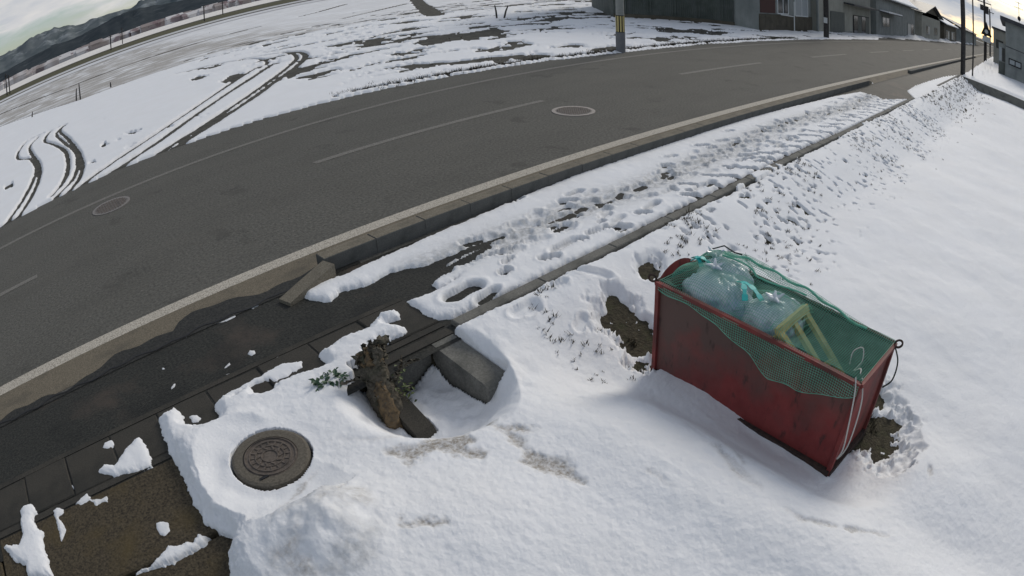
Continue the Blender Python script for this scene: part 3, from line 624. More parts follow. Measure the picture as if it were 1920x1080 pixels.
F = np.stack([i, i + 1, i + nR + 1, i + nR], -1).reshape(-1, 4)[:, ::-1]; X, Y = X.ravel(), Y.ravel()
X, Y, F = compact(X, Y, F, (Y > far_edge(X) - .3) & (X < 55) & (Y < 165))
T, dirt = far_height(X, Y)
kv = T > -.02; F = F[kv[F].any(1)]; used = np.zeros(len(X), bool); used[F.ravel()] = True; idx = np.cumsum(used) - 1; F = idx[F]
Vv = np.stack([X, Y, T + .012], 1)[used]
tag(link('far_snow', grid_mesh('far_snow', Vv, F, M['snow'], {'dirt': dirt[used], 'slush': dirt[used] * .3}), None), kind='structure')
# frozen verge and fields underneath, out to the hills
vm = mat('bare_verge', (.055, .054, .048), .95, .1, col2=(.105, .101, .088), scale=3, bump=.8, bscale=9, bdist=.05)
vs_ = MB(); n_ = len(XS)
vv = [(x, float(far_edge(x)) + .05, .008) for x in XS] + [(x, 165 if x < 60 else 60, .008) for x in XS]
vs_.add(vv, [(i, i + 1, n_ + i + 1, n_ + i) for i in range(n_ - 1)]); tag(vs_.build('verge', vm), kind='structure')
fm = bpy.data.materials.new('winter_fields'); fm.use_nodes = True; n, l = fm.node_tree.nodes, fm.node_tree.links; b = n['Principled BSDF']; b.inputs['Roughness'].default_value = .95; b.inputs['Specular IOR Level'].default_value = .1
t = n.new('ShaderNodeTexCoord'); q = n.new('ShaderNodeMapping'); q.inputs['Scale'].default_value = (.0015, .022, 1); z = n.new('ShaderNodeTexNoise'); z.inputs['Scale'].default_value = 1.0; z.inputs['Detail'].default_value = 5
r = n.new('ShaderNodeValToRGB'); cr = r.color_ramp; cr.elements[0].position = .40; cr.elements[0].color = (.11, .10, .075, 1); cr.elements[1].position = .56; cr.elements[1].color = (.70, .71, .73, 1); e = cr.elements.new(.47); e.color = (.33, .33, .31, 1)
l.new(t.outputs['Object'], q.inputs['Vector']); l.new(q.outputs['Vector'], z.inputs['Vector']); l.new(z.outputs['Fac'], r.inputs['Fac']); l.new(r.outputs['Color'], b.inputs['Base Color'])
tag(MB().add([(-9000, 80, -.05), (9000, 80, -.05), (9000, 9000, -.05), (-9000, 9000, -.05)], [(0, 1, 2, 3)]).build('far_fields', fm), kind='structure')
def band(y0, y1, col, x0=-300, x1=260, z=.02, nm='field_strip'):
    m_ = mat(nm, col, .95, .1, col2=tuple(c * .82 for c in col), scale=.05)
    s_ = MB(); xs_ = np.linspace(x0, x1, 40); v = [(x, y0 + .25 * y0 * .1 * math.sin(x * .013), z) for x in xs_] + [(x, y1 + y1 * .02 * math.sin(x * .011 + 1), z) for x in xs_]
    s_.add(v, [(i, i + 1, 41 + i, 40 + i) for i in range(39)]); return tag(s_.build('field', m_), kind='structure')
band(92, 104, (.72, .73, .75), z=.10); band(106, 110, (.10, .09, .075), z=.11); band(112, 124, (.62, .63, .64), z=.10); band(126, 176, (.105, .10, .06), z=.12); band(190, 420, (.84, .81, .77), -900, 900, .14)
tag(MB().add([(60, 12.9, .005), (420, 12.9, .005), (420, 60, .005), (60, 60, .005)], [(0, 1, 2, 3)]).build('yard', M['snow']), kind='structure')

# ---- hills
def hill(name, dist, width, tbl, mt, seed, rough):
    az = np.arange(35, 150, .25); h = np.interp(az, [a for a, _ in tbl], [e for _, e in tbl]); 
    h = (np.tan(np.radians(h)) * dist + CAM_H) * (1 + .02 * fbm(az * 1.7, az * 0, 4, seed)); V = []; F = []; NR = 14
    for j in range(NR):
        t = j / (NR - 1); s_ = math.sin(min(t / .62, 1) * math.pi / 2) if t < .62 else 1 - .7 * (t - .62) / .38
        rr_ = dist + (t - .62) * width; nn = fbm(az * .9 + 40 * t, az * 0 + t * 9, 4, seed + 7)
        for k, a in enumerate(az): V.append((rr_ * math.cos(R(a)), rr_ * math.sin(R(a)), h[k] * s_ * (1 + rough * nn[k] * max(0, 1 - (t / .62) ** 3)) - 3))
    nA_ = len(az); F = np.array([(j * nA_ + k, j * nA_ + k + 1, (j + 1) * nA_ + k + 1, (j + 1) * nA_ + k) for j in range(NR - 1) for k in range(nA_ - 1)])
    tag(link(name, grid_mesh(name, np.array(V), F, mt), None), kind='structure')
hm1 = overlay(mat('conifer_hillside', (.040, .050, .058), 1, .0, col2=(.060, .070, .078), scale=.012, coords='Object'), (.15, .17, .185), .02, .56, .72, .45, detail=8)
hm2 = overlay(mat('snowy_far_hillside', (.085, .105, .115), 1, .0, col2=(.15, .17, .18), scale=.004), (.30, .33, .35), .006, .52, .66, .7, detail=8)
hill('hill', 2600, 1100, [(35, 1.5), (60, 2.0), (72, 1.35), (75.3, 1.6), (77.9, 1.75), (79.9, 2.15), (81, 2.2), (83.2, 1.9), (86, 1.45), (89, 1.6), (92.5, 1.3), (95, 1.2), (105, 1.5), (150, 1.0)], hm1, 3, .25)
hill('hill', 5600, 2200, [(35, 3.0), (60, 3.6), (75, 2.9), (77.9, 2.7), (79.9, 2.7), (80.8, 2.35), (83, 2.58), (84.3, 2.55), (85.2, 2.45), (86.6, 2.65), (88.8, 3.1), (91.5, 3.2), (93, 2.72), (95, 2.85), (105, 2.2), (150, 2.6)], hm2, 13, .3)
# far village below the hills: too small to count
tw = MB(); rs = random.Random(5)
for k in range(420):
    a = R(rs.uniform(66, 98)); d_ = rs.uniform(430, 900); x_, y_ = d_ * math.cos(a), d_ * math.sin(a); w_, l_, h_ = rs.uniform(6, 10), rs.uniform(7, 14), rs.uniform(2.5, 4.5)
    tw.box(x_ - l_ / 2, x_ + l_ / 2, y_ - w_ / 2, y_ + w_ / 2, -.2, h_)
    tw.add([(x_ - l_ / 2 - .5, y_ - w_ / 2 - .5, h_ - .2), (x_ + l_ / 2 + .5, y_ - w_ / 2 - .5, h_ - .2), (x_ + l_ / 2 + .5, y_ + w_ / 2 + .5, h_ - .2), (x_ - l_ / 2 - .5, y_ + w_ / 2 + .5, h_ - .2), (x_ - l_ / 2, y_, h_ + 2), (x_ + l_ / 2, y_, h_ + 2)], [(0, 1, 5, 4), (2, 3, 4, 5), (1, 2, 5), (3, 0, 4)])
tag(tw.build('far_village', overlay(mat('far_house_walls', (.30, .26, .25), .9, .1, col2=(.62, .60, .60), scale=.03, lo=.45, hi=.55, detail=2), (.20, .14, .15), .08, .55, .6, .8)), 'low row of tiny pale houses strung below the hills', 'village', kind='stuff')

rw = MB(); rw.box(38.42, 38.58, -30, 3.55, -.9, .045); tag(rw.build('retaining_wall', M['conc']), 'low concrete edge between the snowy field and the lot beyond', 'wall')
hx = np.arange(44, 190, .35); hy = np.linspace(12.45, 14.6, 16); HX, HY = np.meshgrid(hx, hy, indexing='ij'); tq = (HY - 12.45) / 2.15
HZ = -.06 + (.10 + .55 * np.clip(fbm(HX * .16, HY * .5, 4, 111) + .15, 0, 1)) * np.sin(np.pi * np.clip(tq * .8 + .05 * fbm(HX * .6, HY, 2, 5), 0, 1)) * (1 + .5 * fbm(HX * .8, HY * 1.5, 3, 113)); nA2, nR2 = HX.shape
i = np.arange(nA2 - 1)[:, None] * nR2 + np.arange(nR2 - 1)[None, :]
tag(link('snow_banks', grid_mesh('snow_banks', np.stack([HX.ravel(), HY.ravel(), HZ.ravel()], 1), np.stack([i, i + nR2, i + nR2 + 1, i + 1], -1).reshape(-1, 4), M['snow'], {'dirt': np.clip(fbm(HX * .5, HY, 3, 9), 0, 1).ravel() * .6, 'slush': np.full(HX.size, .3)}), None), kind='structure')

# ================================================================= BUILDINGS
def rot_frame(a, b):
    d = Vector((b[0] - a[0], b[1] - a[1], 0)); return d.length, math.atan2(d.y, d.x)
def window(parent, x0, x1, z0, z1, y=0, frame='white', pane='glass', mull=1, t=.06):
    """window in the plane y (outside is -y): frame with panes set back as sub-parts"""
    f = MB(); w = t
    f.box(x0, x1, y - .05, y + .02, z0, z0 + w); f.box(x0, x1, y - .05, y + .02, z1 - w, z1); f.box(x0, x0 + w, y - .047, y + .02, z0 + w, z1 - w); f.box(x1 - w, x1, y - .047, y + .02, z0 + w, z1 - w)
    for k in range(1, mull + 1):
        xm = x0 + (x1 - x0) * k / (mull + 1); f.box(xm - w / 2, xm + w / 2, y - .044, y + .02, z0 + w, z1 - w)
    fo = f.build('window', M[frame], parent)
    for k in range(mull + 1):
        a_ = x0 + (x1 - x0) * k / (mull + 1) + w / 2; b_ = x0 + (x1 - x0) * (k + 1) / (mull + 1) - w / 2
        p_ = pane if isinstance(pane, str) else pane[k % len(pane)]
        MB().box(a_ + .005, b_ - .005, y - .02, y - .008, z0 + w, z1 - w).build('pane', M[p_], fo)
    return fo
def siding(parent, L, h, y, m, board=.0, name='wall', D=8, z0=-.3):
    return MB().box(0, L, y, y + D, z0, h).build(name, m, parent)
def gable_roof(parent, x0, x1, y0, y1, ze, zr, m, over=.5, snow=True, axis='x'):
    b = MB(); t = .12
    if axis == 'x':
        ym = (y0 + y1) / 2; P = lambda dz: [(x0 - over, y0 - over, ze + dz), (x1 + over, y0 - over, ze + dz), (x1 + over, ym, zr + dz), (x0 - over, ym, zr + dz), (x0 - over, y1 + over, ze + dz), (x1 + over, y1 + over, ze + dz)]
    else:
        xm = (x0 + x1) / 2; P = lambda dz: [(x0 - over, y1 + over, ze + dz), (x0 - over, y0 - over, ze + dz), (xm, y0 - over, zr + dz), (xm, y1 + over, zr + dz), (x1 + over, y1 + over, ze + dz), (x1 + over, y0 - over, ze + dz)]
    def shell(d0, d1):
        v = P(d0) + P(d1); return v, [(6, 7, 8, 9), (9, 8, 11, 10), (1, 0, 3, 2), (2, 3, 4, 5), (0, 1, 7, 6), (5, 4, 10, 11), (1, 2, 8, 7), (2, 5, 11, 8), (3, 0, 6, 9), (4, 3, 9, 10)]
    v, f = shell(0, t); b.add(v, f); ro = b.build('roof', m, parent)
    if snow:
        s_ = MB(); v, f = shell(t + .004, t + .14); s_.add(v, f); s_.build('roof_snow', M['snow'], ro)
    g = []
    if axis == 'x':
        for xx in (x0, x1 - .1): g.append(MB().add([(xx, y0, ze - .3), (xx, y1, ze - .3), (xx, ym, zr - .03), (xx + .1, y0, ze - .3), (xx + .1, y1, ze - .3), (xx + .1, ym, zr - .03)], [(0, 1, 2), (5, 4, 3), (0, 2, 5, 3), (1, 4, 5, 2), (0, 3, 4, 1)]))
    else:
        for yy in (y0, y1 - .1): g.append(MB().add([(x0, yy, ze - .3), (x1, yy, ze - .3), (xm, yy, zr - .03), (x0, yy + .1, ze - .3), (x1, yy + .1, ze - .3), (xm, yy + .1, zr - .03)], [(2, 1, 0), (3, 4, 5), (0, 3, 5, 2), (1, 2, 5, 4), (0, 1, 4, 3)]))
    return ro, g
# dark shed behind the verge
A_, B_ = (26.2, 20.6), (31.0, 16.25); Ls, az_ = rot_frame(A_, B_)
shed = tag(empty('shed', (*A_, 0), az_), 'long dark metal-sheeted shed behind the striped pole', 'shed')
s_ = MB(); nW = 120; prof = []
for k in range(nW + 1):
    xx = Ls * k / nW; prof.append((xx, -.02 if k % 2 else .015))
v = [(x, y, .1) for x, y in prof] + [(x, y, 5.0) for x, y in prof]; s_.add(v, [(i, i + 1, nW + 2 + i, nW + 1 + i) for i in range(nW)]); s_.box(0, Ls, .03, 8, -.2, 5.0); s_.build('wall', M['wallgreen'], shed)
MB().box(-.02, Ls + .02, -.06, .03, -.3, .25).build('plinth', M['wallbrown'], shed)
for k in range(5):
    xx = .6 + k * 1.3; MB().box(xx - .03, xx + .03, -.07, -.021, .325, 4.6).build('post', M['wallgreen'], shed)
MB().bar((.6, -.13, 2.2), (4.2, -.13, 1.7), .07, .05).build('rail', M['wallgrey'], shed)
ro, g = gable_roof(shed, 0, Ls, 0, 8, 5.0, 6.8, M['roof']); [q_.build('gable', M['wallgreen'], shed) for q_ in g]
# house with white-framed windows
h2 = tag(empty('house', (31.1, 14.75, 0)), 'dark two-tone house with white-framed windows beside the wooden pole', 'house')
siding(h2, 8.25, 5.4, 0, M['wallgrey'], D=7.5)
pl = MB(); pl.box(-.03, 8.28, -.05, -.004, -.3, .98); pl.build('plinth', M['wallbrown'], h2)
for k in range(11): MB().box(-.02 + k * .755, .71 + k * .755, -.075, -.052, -.25, .94).build('board', M['wallbrown'], h2)
MB().box(.15, 2.2, -.03, -.004, 1.05, 2.6).build('wall_panel', mat('dark_red_boards', (.075, .04, .036), .8, .2), h2)
window(h2, 2.5, 4.2, 1.02, 2.5, -.004, pane=('glass', 'glass')); window(h2, 5.3, 7.6, .95, 2.6, -.004, pane=('curtain', 'curtain'))
MB().tube([(4.35, -.35, 0), (4.35, -.35, 1.9)], .035, 6).build('handrail_post', M['white'], h2); MB().tube([(2.4, -.30, 1.02), (4.5, -.30, .95)], .03, 6).build('handrail', M['white'], h2)
ro, g = gable_roof(h2, 0, 8.25, 0, 7.5, 5.4, 7.4, M['roof']); [q_.build('gable', M['wallgrey'], h2) for q_ in g]
# beige building with shutter and door
h3 = tag(empty('house', (39.6, 14.4, 0)), 'beige mortar building with a dark shutter and sliding door by the road', 'house')
siding(h3, 15.0, 4.8, 0, M['wallbeige'], D=9, z0=-.6)
sh = MB().box(2.9, 6.5, -.03, -.004, -.2, 1.62).build('shutter', M['shutter'], h3)
for k in range(12): MB().box(2.95, 6.45, -.045, -.032, -.15 + k * .145, -.03 + k * .145).build('slat', M['shutter'], sh)
MB().box(6.7, 8.7, -.035, -.004, .12, .18).build('ledge', M['wallgrey'], h3)
dr = MB().box(8.95, 14.3, -.035, -.004, -.5, 1.55).build('door', M['black'], h3)
for k, mm in enumerate(('glass', 'shutter', 'glass', 'shutter')): MB().box(9.1 + k * 1.3, 10.3 + k * 1.3, -.06, -.037, -.4, 1.48).build('door_panel', M[mm], dr)
MB().box(-.12, .06, -.14, -.004, -.5, 4.7).build('downpipe', M['wallgrey'], h3)
MB().box(6.4, 15.2, -.9, .0, 2.35, 2.48).build('canopy', M['roof'], h3); 
ro, g = gable_roof(h3, 0, 15, 0, 9, 4.8, 6.6, M['roof']); [q_.build('gable', M['wallbeige'], h3) for q_ in g]
# grey house further on, snowy eaves
h4 = tag(empty('house', (56.5, 14.3, 0)), 'grey house with snow on its eaves and a pale door past the beige building', 'house')
siding(h4, 22, 3.7, 0, M['wallgrey'], D=9, z0=-.6)
window(h4, 16.6, 21.2, -.35, 1.75, -.004, frame='wallgrey', pane=('curtain', 'glass'), t=.12)
window(h4, 2.5, 6.0, .8, 1.9, -.004, frame='wallgrey', pane=('glass', 'glass'), t=.1)
cn = MB().box(1.5, 8.5, -1.0, 0, 2.3, 2.4).build('canopy', M['roof'], h4); MB().box(1.5, 8.5, -1.0, -.02, 2.404, 2.53).build('canopy_snow', M['snow'], cn)
ro, g = gable_roof(h4, 0, 22, 0, 9, 3.7, 6.2, M['roof']); [q_.build('gable', M['wallgrey'], h4) for q_ in g]
# gabled house
h5 = tag(empty('house', (84, 14.2, 0)), 'dark house with a peaked gable and snow at its foot down the street', 'house')
siding(h5, 21, 3.9, 0, M['wallbeige'], D=10, z0=-.6)
ro, g = gable_roof(h5, 0, 21, 0, 10, 3.6, 5.3, M['roof'], axis='y', snow=False, over=.7); [q_.build('gable', M['wallbrown'], h5) for q_ in g]
window(h5, 4, 8, .6, 2.0, -.004, frame='wallgrey', pane=('glass', 'curtain'), t=.12); window(h5, 13, 17, .6, 2.0, -.004, frame='wallgrey', pane=('glass', 'glass'), t=.12)
h6 = tag(empty('house', (110, 14, 0)), 'low house with a snow-dusted roof beyond the gabled one', 'house')
siding(h6, 24, 3.0, 0, M['wallbrown'], D=9, z0=-.6); ro, g = gable_roof(h6, 0, 24, 0, 9, 3.0, 4.4, M['roof'], over=.6); [q_.build('gable', M['wallbrown'], h6) for q_ in g]
window(h6, 3, 9, .3, 2.0, -.004, frame='wallgrey', pane=('glass', 'curtain'), t=.14); window(h6, 13, 20, .3, 2.0, -.004, frame='wallgrey', pane=('curtain', 'glass'), t=.14)
h7 = tag(empty('house', (142, 13.5, 0)), 'farthest dark roofed house where the street narrows', 'house')
siding(h7, 60, 3.3, 0, M['wallgrey'], D=12, z0=-.6); ro, g = gable_roof(h7, 0, 60, 0, 12, 3.3, 4.9, M['roof'], over=.8, snow=False); [q_.build('gable', M['wallgrey'], h7) for q_ in g]
window(h7, 5, 14, .3, 2.2, -.004, frame='wallgrey', pane=('glass', 'curtain'), t=.2)
# buildings on the near side, at the right edge
r1 = tag(empty('building', (55, .55, 0), -math.pi / 2), 'flat-roofed grey building at the right edge of the snowy lot', 'building')
siding(r1, 14, 5.2, 0, M['wallgrey'], D=15, z0=-.2)
MB().box(-.55, 14.3, -.45, 15, 5.2, 5.55).build('roof', M['roof'], r1)
window(r1, .35, 1.75, 1.45, 2.05, -.004, frame='black', pane=('curtain', 'curtain'), t=.1)
MB().box(-.01, 14, -.02, -.004, 2.95, 3.02).build('seam', M['roof'], r1)
pr = MB().box(-.75, -.004, .4, 3, .2, 3.1).build('porch', M['wallgrey'], r1); MB().box(-.70, -.08, .36, .397, .35, 1.4).build('door_panel', M['shutter'], pr); MB().box(-.70, -.42, .36, .397, 1.5, 2.7).build('pane', M['curtain'], pr); MB().box(-.37, -.08, .36, .397, 1.5, 2.7).build('pane', M['glass'], pr)
r2 = tag(empty('building', (74, 2.5, 0), -math.pi / 2), 'pale low building peeping out behind the grey flat-roofed one', 'building')
siding(r2, 8, 4.6, 0, M['wallbeige'], D=10, z0=-.2); MB().box(-.2, 8, -.2, 10, 4.6, 4.8).build('roof', M['roof'], r2); window(r2, .4, 1.4, 2.4, 3.4, -.004, frame='black', pane='glass', mull=0, t=.1)
an = tag(empty('antenna', (57, -1.0, 5.55)), 'spiky aerial with a round drum on the flat grey roof', 'antenna')
MB().tube([(0, 0, 0), (0, 0, 2.1)], .03, 6).build('mast', M['dpole'], an); q_ = MB(); q_.tube([(0, -.5, 1.5), (0, .5, 1.5)], .02, 5)
for k in range(6): q_.tube([(-.3, -.45 + k * .18, 1.5), (.3, -.45 + k * .18, 1.5)], .014, 4)
q_.tube([(0, -.35, 1.95), (0, .35, 2.0)], .02, 5); q_.build('aerial', M['dpole'], an)
MB().lathe([(0.01, .28), (.14, .33), (.2, .5), (.14, .68), (.01, .73)], 12).build('drum', M['dpole'], an)

# ================================================================= POLES, WIRES, SIGN
p1 = tag(empty('utility_pole', (16.1, 12.42, 0)), 'concrete pole with a black and yellow striped band on the far verge', 'pole')
MB().tube([(0, 0, -.1), (0, 0, 10)], [.135, .095], 20).build('pole', M['pole'], p1)
MB().lathe([(.150, -.05), (.150, .66)], 24).build('sheath', M['sheath'], p1)
MB().lathe([(.138, .661), (.138, 1.22), (.13, 1.225)], 24).build('band', M['black'], p1)
for k in range(10):
    a = 2 * math.pi * k / 10 + .15; c_, s2 = math.cos(a), math.sin(a); st_ = MB(); da = .17
    st_.add([(.141 * math.cos(a + d_), .141 * math.sin(a + d_), zz) for zz in (.68, 1.20) for d_ in (-da, 0, da)], [(0, 1, 4, 3), (1, 2, 5, 4)]); st_.build('stripe', M['yellow'], p1)
p2 = tag(empty('utility_pole', (36.4, 12.6, 0)), 'dark weathered pole with a small white plate before the beige building', 'pole')
MB().tube([(0, 0, -.1), (0, 0, 9)], [.18, .14], 12).build('pole', M['dpole'], p2); MB().box(-.2, -.17, -.14, .1, .95, 1.3).build('plate', M['white'], p2)
p3 = tag(empty('utility_pole', (40.7, 3.72, 0)), 'thick dark pole rising at the tip of the snowy field', 'pole')
MB().tube([(0, 0, -.3), (0, 0, 11)], [.19, .16], 14).build('pole', M['dpole'], p3); MB().bar((0, -.8, 9.5), (0, .8, 9.5), .1, .1).build('crossarm', M['dpole'], p3)
p4 = tag(empty('utility_pole', (41.4, 3.02, 0)), 'slim pole just right of the thick one at the field tip', 'pole')
MB().tube([(0, 0, -.3), (.1, -.05, 8.5)], [.06, .05], 8).build('pole', M['dpole'], p4)
p5 = tag(empty('utility_pole', (78, 3.9, 0)), 'distant pole carrying a dark transformer above the street end', 'pole')
MB().tube([(0, 0, -.3), (0, 0, 9)], [.19, .15], 10).build('pole', M['dpole'], p5); MB().tube([(0, -.35, 6.2), (0, -.35, 7.2)], .3, 10).build('transformer', M['dpole'], p5); MB().tube([(0, .4, 6.5), (0, .4, 7.2)], .25, 10).build('transformer', M['dpole'], p5); MB().bar((0, -1, 7.6), (0, 1, 7.6), .12, .12).build('crossarm', M['dpole'], p5)
p6 = tag(empty('utility_pole', (120, 4.8, 0)), 'far thin pole right of the transformer pole', 'pole')
MB().tube([(0, 0, -.3), (0, 0, 9.2)], [.18, .15], 8).build('pole', M['dpole'], p6); MB().bar((0, -1, 8.6), (0, 1, 8.6), .15, .15).build('crossarm', M['dpole'], p6)
p7 = tag(empty('utility_pole', (96, 17.5, 0)), 'thin pole standing above the gabled house roof', 'pole')
MB().tube([(0, 0, 0), (0, 0, 9.5)], [.14, .1], 8).build('pole', M['dpole'], p7)
sg = tag(empty('road_sign', (70, 3.3, 0)), 'dark triangular sign with a pale disc near the street end', 'sign')
MB().tube([(0, 0, -.2), (0, 0, 4.4)], .05, 8).build('post', M['dpole'], sg)
MB().add([(-.05, -.75, 3.35), (-.05, .75, 3.35), (-.05, 0, 4.95), (.02, -.75, 3.35), (.02, .75, 3.35), (.02, 0, 4.95)], [(0, 2, 1), (3, 4, 5), (0, 1, 4, 3), (1, 2, 5, 4), (2, 0, 3, 5)]).build('board', M['black'], sg)
MB().tube([(-.09, 0, 3.8), (-.055, 0, 3.8)], .24, 14).build('disc', M['white'], sg)
MB().box(-.08, -.052, -.55, .55, 2.6, 3.25).build('plate', M['white'], sg)
def wire(a, b, sag, r, label):
    pts = [Vector(a).lerp(Vector(b), t) - Vector((0, 0, sag * 4 * t * (1 - t))) for t in np.linspace(0, 1, 16)]
    m_ = MB(); m_.tube(pts, r, 4); tag(m_.build('wire', M['cord']), label, 'wire')
wire((40.7, 2.95, 9.55), (70, -9, 6.4), .5, .016, 'upper wire slanting down towards the roof aerial')
wire((40.7, 4.5, 9.55), (78, 2.9, 7.65), .6, .016, 'wire sagging between the thick pole and the transformer pole')
wire((78, 2.9, 7.65), (120, 3.9, 8.6), .8, .02, 'wire running on from the transformer to the far thin pole')
wire((78, 4.85, 7.65), (96, 17.5, 9.0), .7, .02, 'wire crossing the street towards the gabled house')
wire((40.7, 3.7, 10.2), (74, -3, 8.4), .5, .014, 'topmost wire running from the thick pole over the flat roof')
wire((40.7, 2.95, 9.45), (58, -6, 8.2), .35, .014, 'wire dropping steeply past the roof aerial')
wire((78, 3.9, 8.8), (58, -12, 8.0), .6, .016, 'wire from the transformer pole back over the grey building')
wire((40.7, 4.45, 9.6), (36.4, 12.6, 8.6), .3, .014, 'wire crossing the road to the dark weathered pole')
for (x_, y_, h_), lb in zip([(-10.9, 144.8, 5.2), (-10.2, 146.5, 4.6), (19.8, 160, 4.2), (29.4, 203, 5.6), (44, 150.8, 4.2), (56.9, 175, 4.2)],
                            ['left pole of the pair at the far left field edge', 'right pole of the pair at the far left field edge', 'third pole from the left along the far snowy fields', 'fourth pole from the left along the far snowy fields', 'fifth pole from the left along the far snowy fields', 'rightmost pole along the far snowy fields']):
    o = tag(empty('field_pole', (x_, y_, 0)), lb, 'pole', 'poles along the far fields'); MB().tube([(0, 0, -.2), (0, 0, h_)], .16, 6).build('pole', M['dpole'], o); MB().bar((-.6, 0, h_ - .5), (.6, 0, h_ - .5), .12, .12).build('crossarm', M['dpole'], o)
for (u, v, h_, ln), lb in zip([(143, 190, .75, .1), (151, 188, 1.0, .0), (60, 222, .4, .1), (932, 36, .75, -.1), (944, 36, .7, .35), (208, 165, .35, 0)],
                              ['short stake left of the taller one on the field bank', 'tallest stake on the bank of the left field', 'low stake at the far left of the field bank', 'upright stake of the pair on the right verge', 'leaning stake of the pair on the right verge', 'stub of a stake above the long tyre tracks']):
    x_, y_ = g1(u, v); o = MB(); o.tube([(0, 0, -.1), (ln * .5, 0, h_ * .6), (ln, .02, h_)], [.05, .045, .03], 6); o = o.build('stake', M['dpole']); o.location = (x_, y_, 0); tag(o, lb, 'stake', 'stakes in the far field')

# ================================================================= MANHOLES
def manhole(name, c, r, z, label, grid=True, ringw=.07, m1='iron2', m2='ring'):
    o = tag(empty(name, (*c, z)), label, 'manhole')
    MB().lathe([(r - ringw, .006), (r, .006), (r, -.03)], 40).build('ring', M[m2], o)
    b = MB(); b.lathe([(.0005, .0075), (r - ringw - .006, .0075), (r - ringw - .006, -.02)], 40); cv = b.build('cover', M[m1], o)
    rib = MB(); q = r - ringw - .02
    if grid:
        k = -q
        while k < q:
            h = math.sqrt(max(q * q - k * k, 0)); rib.box(-h, h, k - .008, k + .008, .0078, .0115); rib.box(k - .008, k + .008, -h, h, .0078, .0113); k += .055
    rib.build('ribs', M['iron'], cv); return o
manhole('road_manhole', (8.97, 8.02), .40, .004, 'round gridded manhole cover with a pale ring in the near lane')
manhole('road_manhole', (.95, 10.95), .40, .004, 'worn manhole cover near the far edge line at the left', ringw=.05, m2='iron2')
mo = tag(empty('inspection_cover', (*MH_C, .0)), 'round rusty inspection cover on a concrete collar sunk in the snow', 'manhole')
MB().lathe([(.20, .100), (.262, .100), (.282, .092), (.288, -.15)], 56).build('collar', mat('brown_concrete_collar', (.085, .075, .060), .85, .2, col2=(.15, .135, .11), scale=60, bump=.6, bscale=120, bdist=.005), mo)
b = MB(); b.lathe([(.0005, .098), (.195, .098), (.205, .090)], 48)
cv = b.build('cover', M['iron'], mo)
for rr_ in (.185, .15, .105, .06):
    b = MB(); b.lathe([(rr_ - .005, .0985), (rr_ - .003, .105), (rr_ + .003, .105), (rr_ + .005, .0985)], 44); b.build('raised_ring', M['iron'], cv)
b = MB()
for k in range(10):
    a = k * math.pi / 5; b.bar((.068 * math.cos(a), .068 * math.sin(a), .1), (.099 * math.cos(a + .3), .099 * math.sin(a + .3), .1), .012, .009)
for k in range(16):
    a = k * math.pi / 8; b.bar((.112 * math.cos(a), .112 * math.sin(a), .1), (.144 * math.cos(a), .144 * math.sin(a), .1), .010, .008)
tag(b.build('pattern', M['iron'], cv), kind='stuff'); MB().box(-.165, -.10, -.175, -.155, .098, .106).build('lift_slot', M['black'], cv)

# ================================================================= WASTE BIN
def BW(u, v, z):
    p = BIN_FL + BIN_U * u + BIN_V * v; return Vector((p[0], p[1], z))
B0 = BW(BIN_L / 2, BIN_D / 2, BIN_Z0)
wb = tag(empty('waste_bin', B0), 'long open red steel waste bin standing in the snow', 'bin')
def BL(u, v, z):                                   # local to the empty; walls lean out a little to the top
    t = (z - BIN_Z0) / (BIN_Z1 - BIN_Z0); k = -.02 * (1 - t); uu = min(max(u, -.1), BIN_L + .1); uu = u + (-k if u < BIN_L / 2 else k); vv_ = v + (-k if v < BIN_D / 2 else k); return BW(uu, vv_, z) - B0
def panel(name, a, b, z0, z1, th, m, dent=0, inward=(0, 0)):
    """sheet from a to b (u,v), gently dented"""
    nu, nz_ = 24, 10; vs2 = []
    ins = Vector((*(BIN_U * inward[0] + BIN_V * inward[1]), 0)) * th
    for side in (0, 1):
        for j in range(nz_ + 1):
            for i_ in range(nu + 1):
                t, s3 = i_ / nu, j / nz_; p = BL(a[0] + (b[0] - a[0]) * t, a[1] + (b[1] - a[1]) * t, z0 + (z1 - z0) * s3)
                w = dent * math.sin(math.pi * t) * math.sin(math.pi * min(s3 * 1.3, 1)) * (1 + .5 * math.sin(t * 17 + s3 * 4))
                p = p + ins * (side + (w / th if th else 0)); vs2.append(p)
    n1 = (nu + 1) * (nz_ + 1); f = []
    for j in range(nz_):
        for i_ in range(nu):
            q = j * (nu + 1) + i_; f += [(q, q + 1, q + nu + 2, q + nu + 1), (n1 + q, n1 + q + nu + 1, n1 + q + nu + 2, n1 + q + 1)]
    top = nz_ * (nu + 1)
    for i_ in range(nu): f += [(top + i_, top + i_ + 1, n1 + top + i_ + 1, n1 + top + i_), (i_ + 1, i_, n1 + i_, n1 + i_ + 1)]
    for j in range(nz_):
        q = j * (nu + 1); f += [(q, q + nu + 1, n1 + q + nu + 1, n1 + q), (q + nu + nu + 1, q + nu, n1 + q + nu, n1 + q + nu + nu + 1)]
    m_ = MB(); m_.add(vs2, f, False); return m_.build(name, m, wb)
zb, zt = BIN_Z0 + .05, BIN_Z1 - .01
panel('front_panel', (0, 0), (BIN_L, 0), zb, zt, .006, M['redfront'], .018, (0, 1))
panel('side_panel', (BIN_L, .007), (BIN_L, BIN_D - .007), zb, zt, .006, M['red'], .004, (-1, 0))
panel('side_panel', (0, BIN_D - .007), (0, .007), zb, zt, .006, M['red'], .004, (1, 0))
panel('back_panel', (BIN_L, BIN_D), (0, BIN_D), zb, zt, .006, M['redin'], .006, (0, -1))
